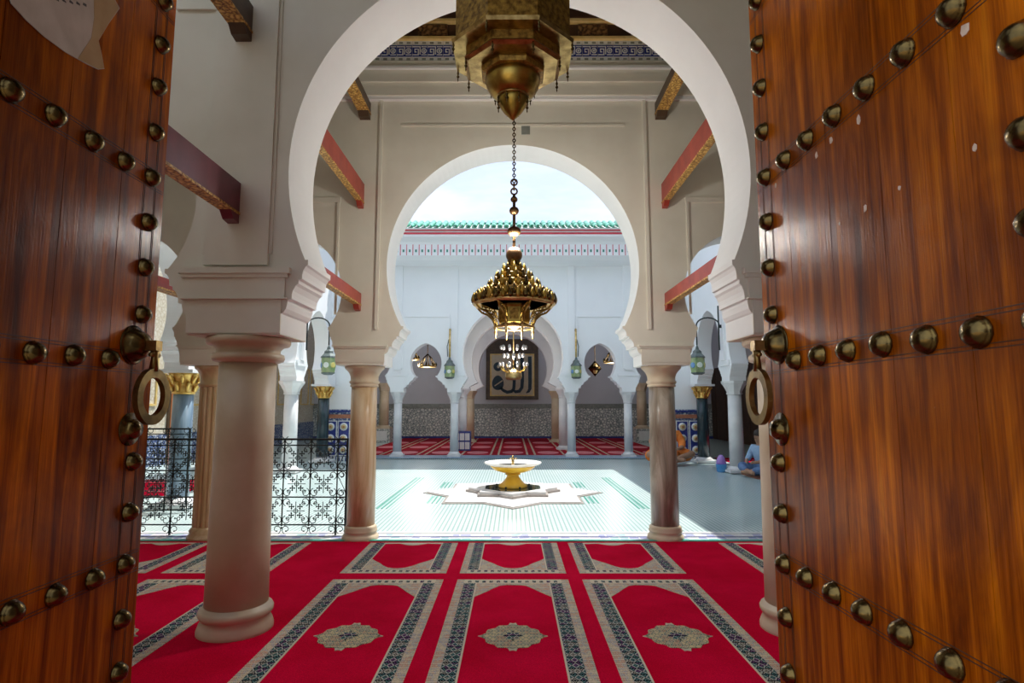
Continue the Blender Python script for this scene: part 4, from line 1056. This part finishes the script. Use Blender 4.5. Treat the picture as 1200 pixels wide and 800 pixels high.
# ------------------------------------------------------------------ people
def skin_mesh(name, joints, edges, mat, sub=2, root=0):
    me = bpy.data.meshes.new(name); me.from_pydata([j[:3] for j in joints], edges, [])
    o = bpy.data.objects.new(name + '_tmp', me); C.objects.link(o)
    sk = o.modifiers.new('s', 'SKIN'); sk.use_smooth_shade = True
    for i, j in enumerate(joints):
        d = me.skin_vertices[0].data[i]; r = j[3]; d.radius = r if isinstance(r, tuple) else (r, r); d.use_root = (i == root)
    sb = o.modifiers.new('u', 'SUBSURF'); sb.levels = sub; sb.render_levels = sub
    dg = bpy.context.evaluated_depsgraph_get(); dg.update()
    m2 = bpy.data.meshes.new_from_object(o.evaluated_get(dg)); m2.name = name
    bpy.data.objects.remove(o); m2.materials.clear(); m2.materials.append(mat)
    for p in m2.polygons: p.use_smooth = True
    return m2
def seated(label, loc, rz, shirt, legs, scale=1.0, lean=.10, robe=False):
    t = thing('person', label, 'person', loc, rz); t.scale = (scale,)*3
    # faces -y. joints: x, y, z, r
    J = [(0, 0, .12, .13), (0, -.02, .30, .125), (0, -lean*.7, .48, .14), (0, -lean, .58, .07), (0, -lean-.01, .64, .052), (0, -lean-.03, .70, .075), (0, -lean-.04, .78, .085), (0, -lean-.035, .85, .06)]
    E_ = [(0, 1), (1, 2), (2, 3), (3, 4), (4, 5), (5, 6), (6, 7)]
    def chain(start, pts):
        p = start
        for x in pts: J.append(x); E_.append((p, len(J)-1)); p = len(J)-1
    for s_ in (-1, 1):
        chain(2, [(s_*.18, -lean*.8, .54, .06), (s_*.24, -lean-.03, .36, .047), (s_*.16, -lean-.22, .27, .038), (s_*.07, -lean-.30, .26, .032), (s_*.04, -lean-.35, .25, .030)])
        chain(0, [(s_*.13, -.06, .11, .095), (s_*.36, -.30, .16, .068), (s_*.06, -.42, .08, .05), (-s_*.10, -.45, .06, .042), (-s_*.16, -.50, .05, .035)])
    put('body', skin_mesh('body', J, E_, M['skin']), t)
    T = [(0, 0, .12, .15), (0, -.02, .30, .148), (0, -lean*.7, .48, .158), (0, -lean, .575, .085)]; TE = [(0, 1), (1, 2), (2, 3)]
    for s_ in (-1, 1):
        n = len(T); T += [(s_*.18, -lean*.8, .54, .082), (s_*.24, -lean-.03, .36, .066), (s_*.17, -lean-.20, .28, .055)]; TE += [(2, n), (n, n+1), (n+1, n+2)]
    put('shirt', skin_mesh('shirt', T, TE, M[shirt]), t)
    G = [(0, 0, .12, .155)]; GE = []
    for s_ in (-1, 1):
        n = len(G); G += [(s_*.13, -.06, .115, .115), (s_*.36, -.30, .16, .088), (s_*.06, -.42, .085, .068)]; GE += [(0, n), (n, n+1), (n+1, n+2)]
    if robe:
        G = [(0, 0, .13, .20), (0, -.18, .12, .18), (0, -.40, .10, .14)]; GE = [(0, 1), (1, 2)]
        for s_ in (-1, 1):
            n = len(G); G += [(s_*.20, -.15, .12, .15), (s_*.36, -.28, .13, .12)]; GE += [(0, n), (n, n+1)]
    put('trousers' if not robe else 'robe_skirt', skin_mesh('trousers', G, GE, M[legs]), t)
    hy = -lean-.035
    hb = MB(); hb.lathe([(.088, .775), (.098, .81), (.094, .86), (.07, .90), (.03, .918), (.0005, .922)], 14, (0, hy+.018, 0)); hb.build('hair', M['hair'], t)
    f = MB(); f.lathe([(.012, -.012), (.016, 0), (.010, .022), (.003, .035)], 6, (0, hy-.088, .765)); f.build('nose', M['skin'], t)
    for s_ in (-1, 1):
        MB().ball((s_*.033, hy-.078, .795), .010, 8, 5).build('eye', M['hair'], t)
        MB().ball((s_*.086, hy+.01, .785), .020, 8, 5, 1.5).build('ear', M['skin'], t)
    MB().box(-.024, .024, hy-.085, hy-.06, .728, .735).build('mouth', M['cloth_orange'] if False else M['copper_old'], t)
    return t
seated('seated person in a pale blue shirt beside the right white column', (5.20, 12.15, .055), -1.1, 'cloth_blue', 'cloth_denim', 1.0)
seated('seated person in a lilac shirt behind the one in pale blue', (5.95, 12.75, .075), -.2, 'cloth_lilac', 'cloth_denim', 1.0)
seated('seated person in an orange robe mostly hidden behind the mottled column', (3.80, 14.6, .09), .15, 'cloth_orange', 'cloth_orange', 1.30, robe=True).scale = (1.62, 1.2, 1.25)
mt = thing('floor_mat', 'small brown mat under the seated people on the right', 'mat', (5.45, 12.1, .0))
MB().box(-.55, .9, -.35, .6, .0, .018).build('weave', M['tile_brown'], mt)
bk = thing('bucket', 'small blue and purple plastic bucket beside the right white column', 'bucket', (4.62, 13.0, 0))
MB().lathe([(.08, 0), (.10, .02), (.115, .16), (.12, .17)], 16).build('tub', M['plastic_blue'], bk)
MB().lathe([(.10, .17), (.11, .20), (.07, .33), (.03, .37), (.0005, .375)], 16).build('lid', M['plastic_purple'], bk)
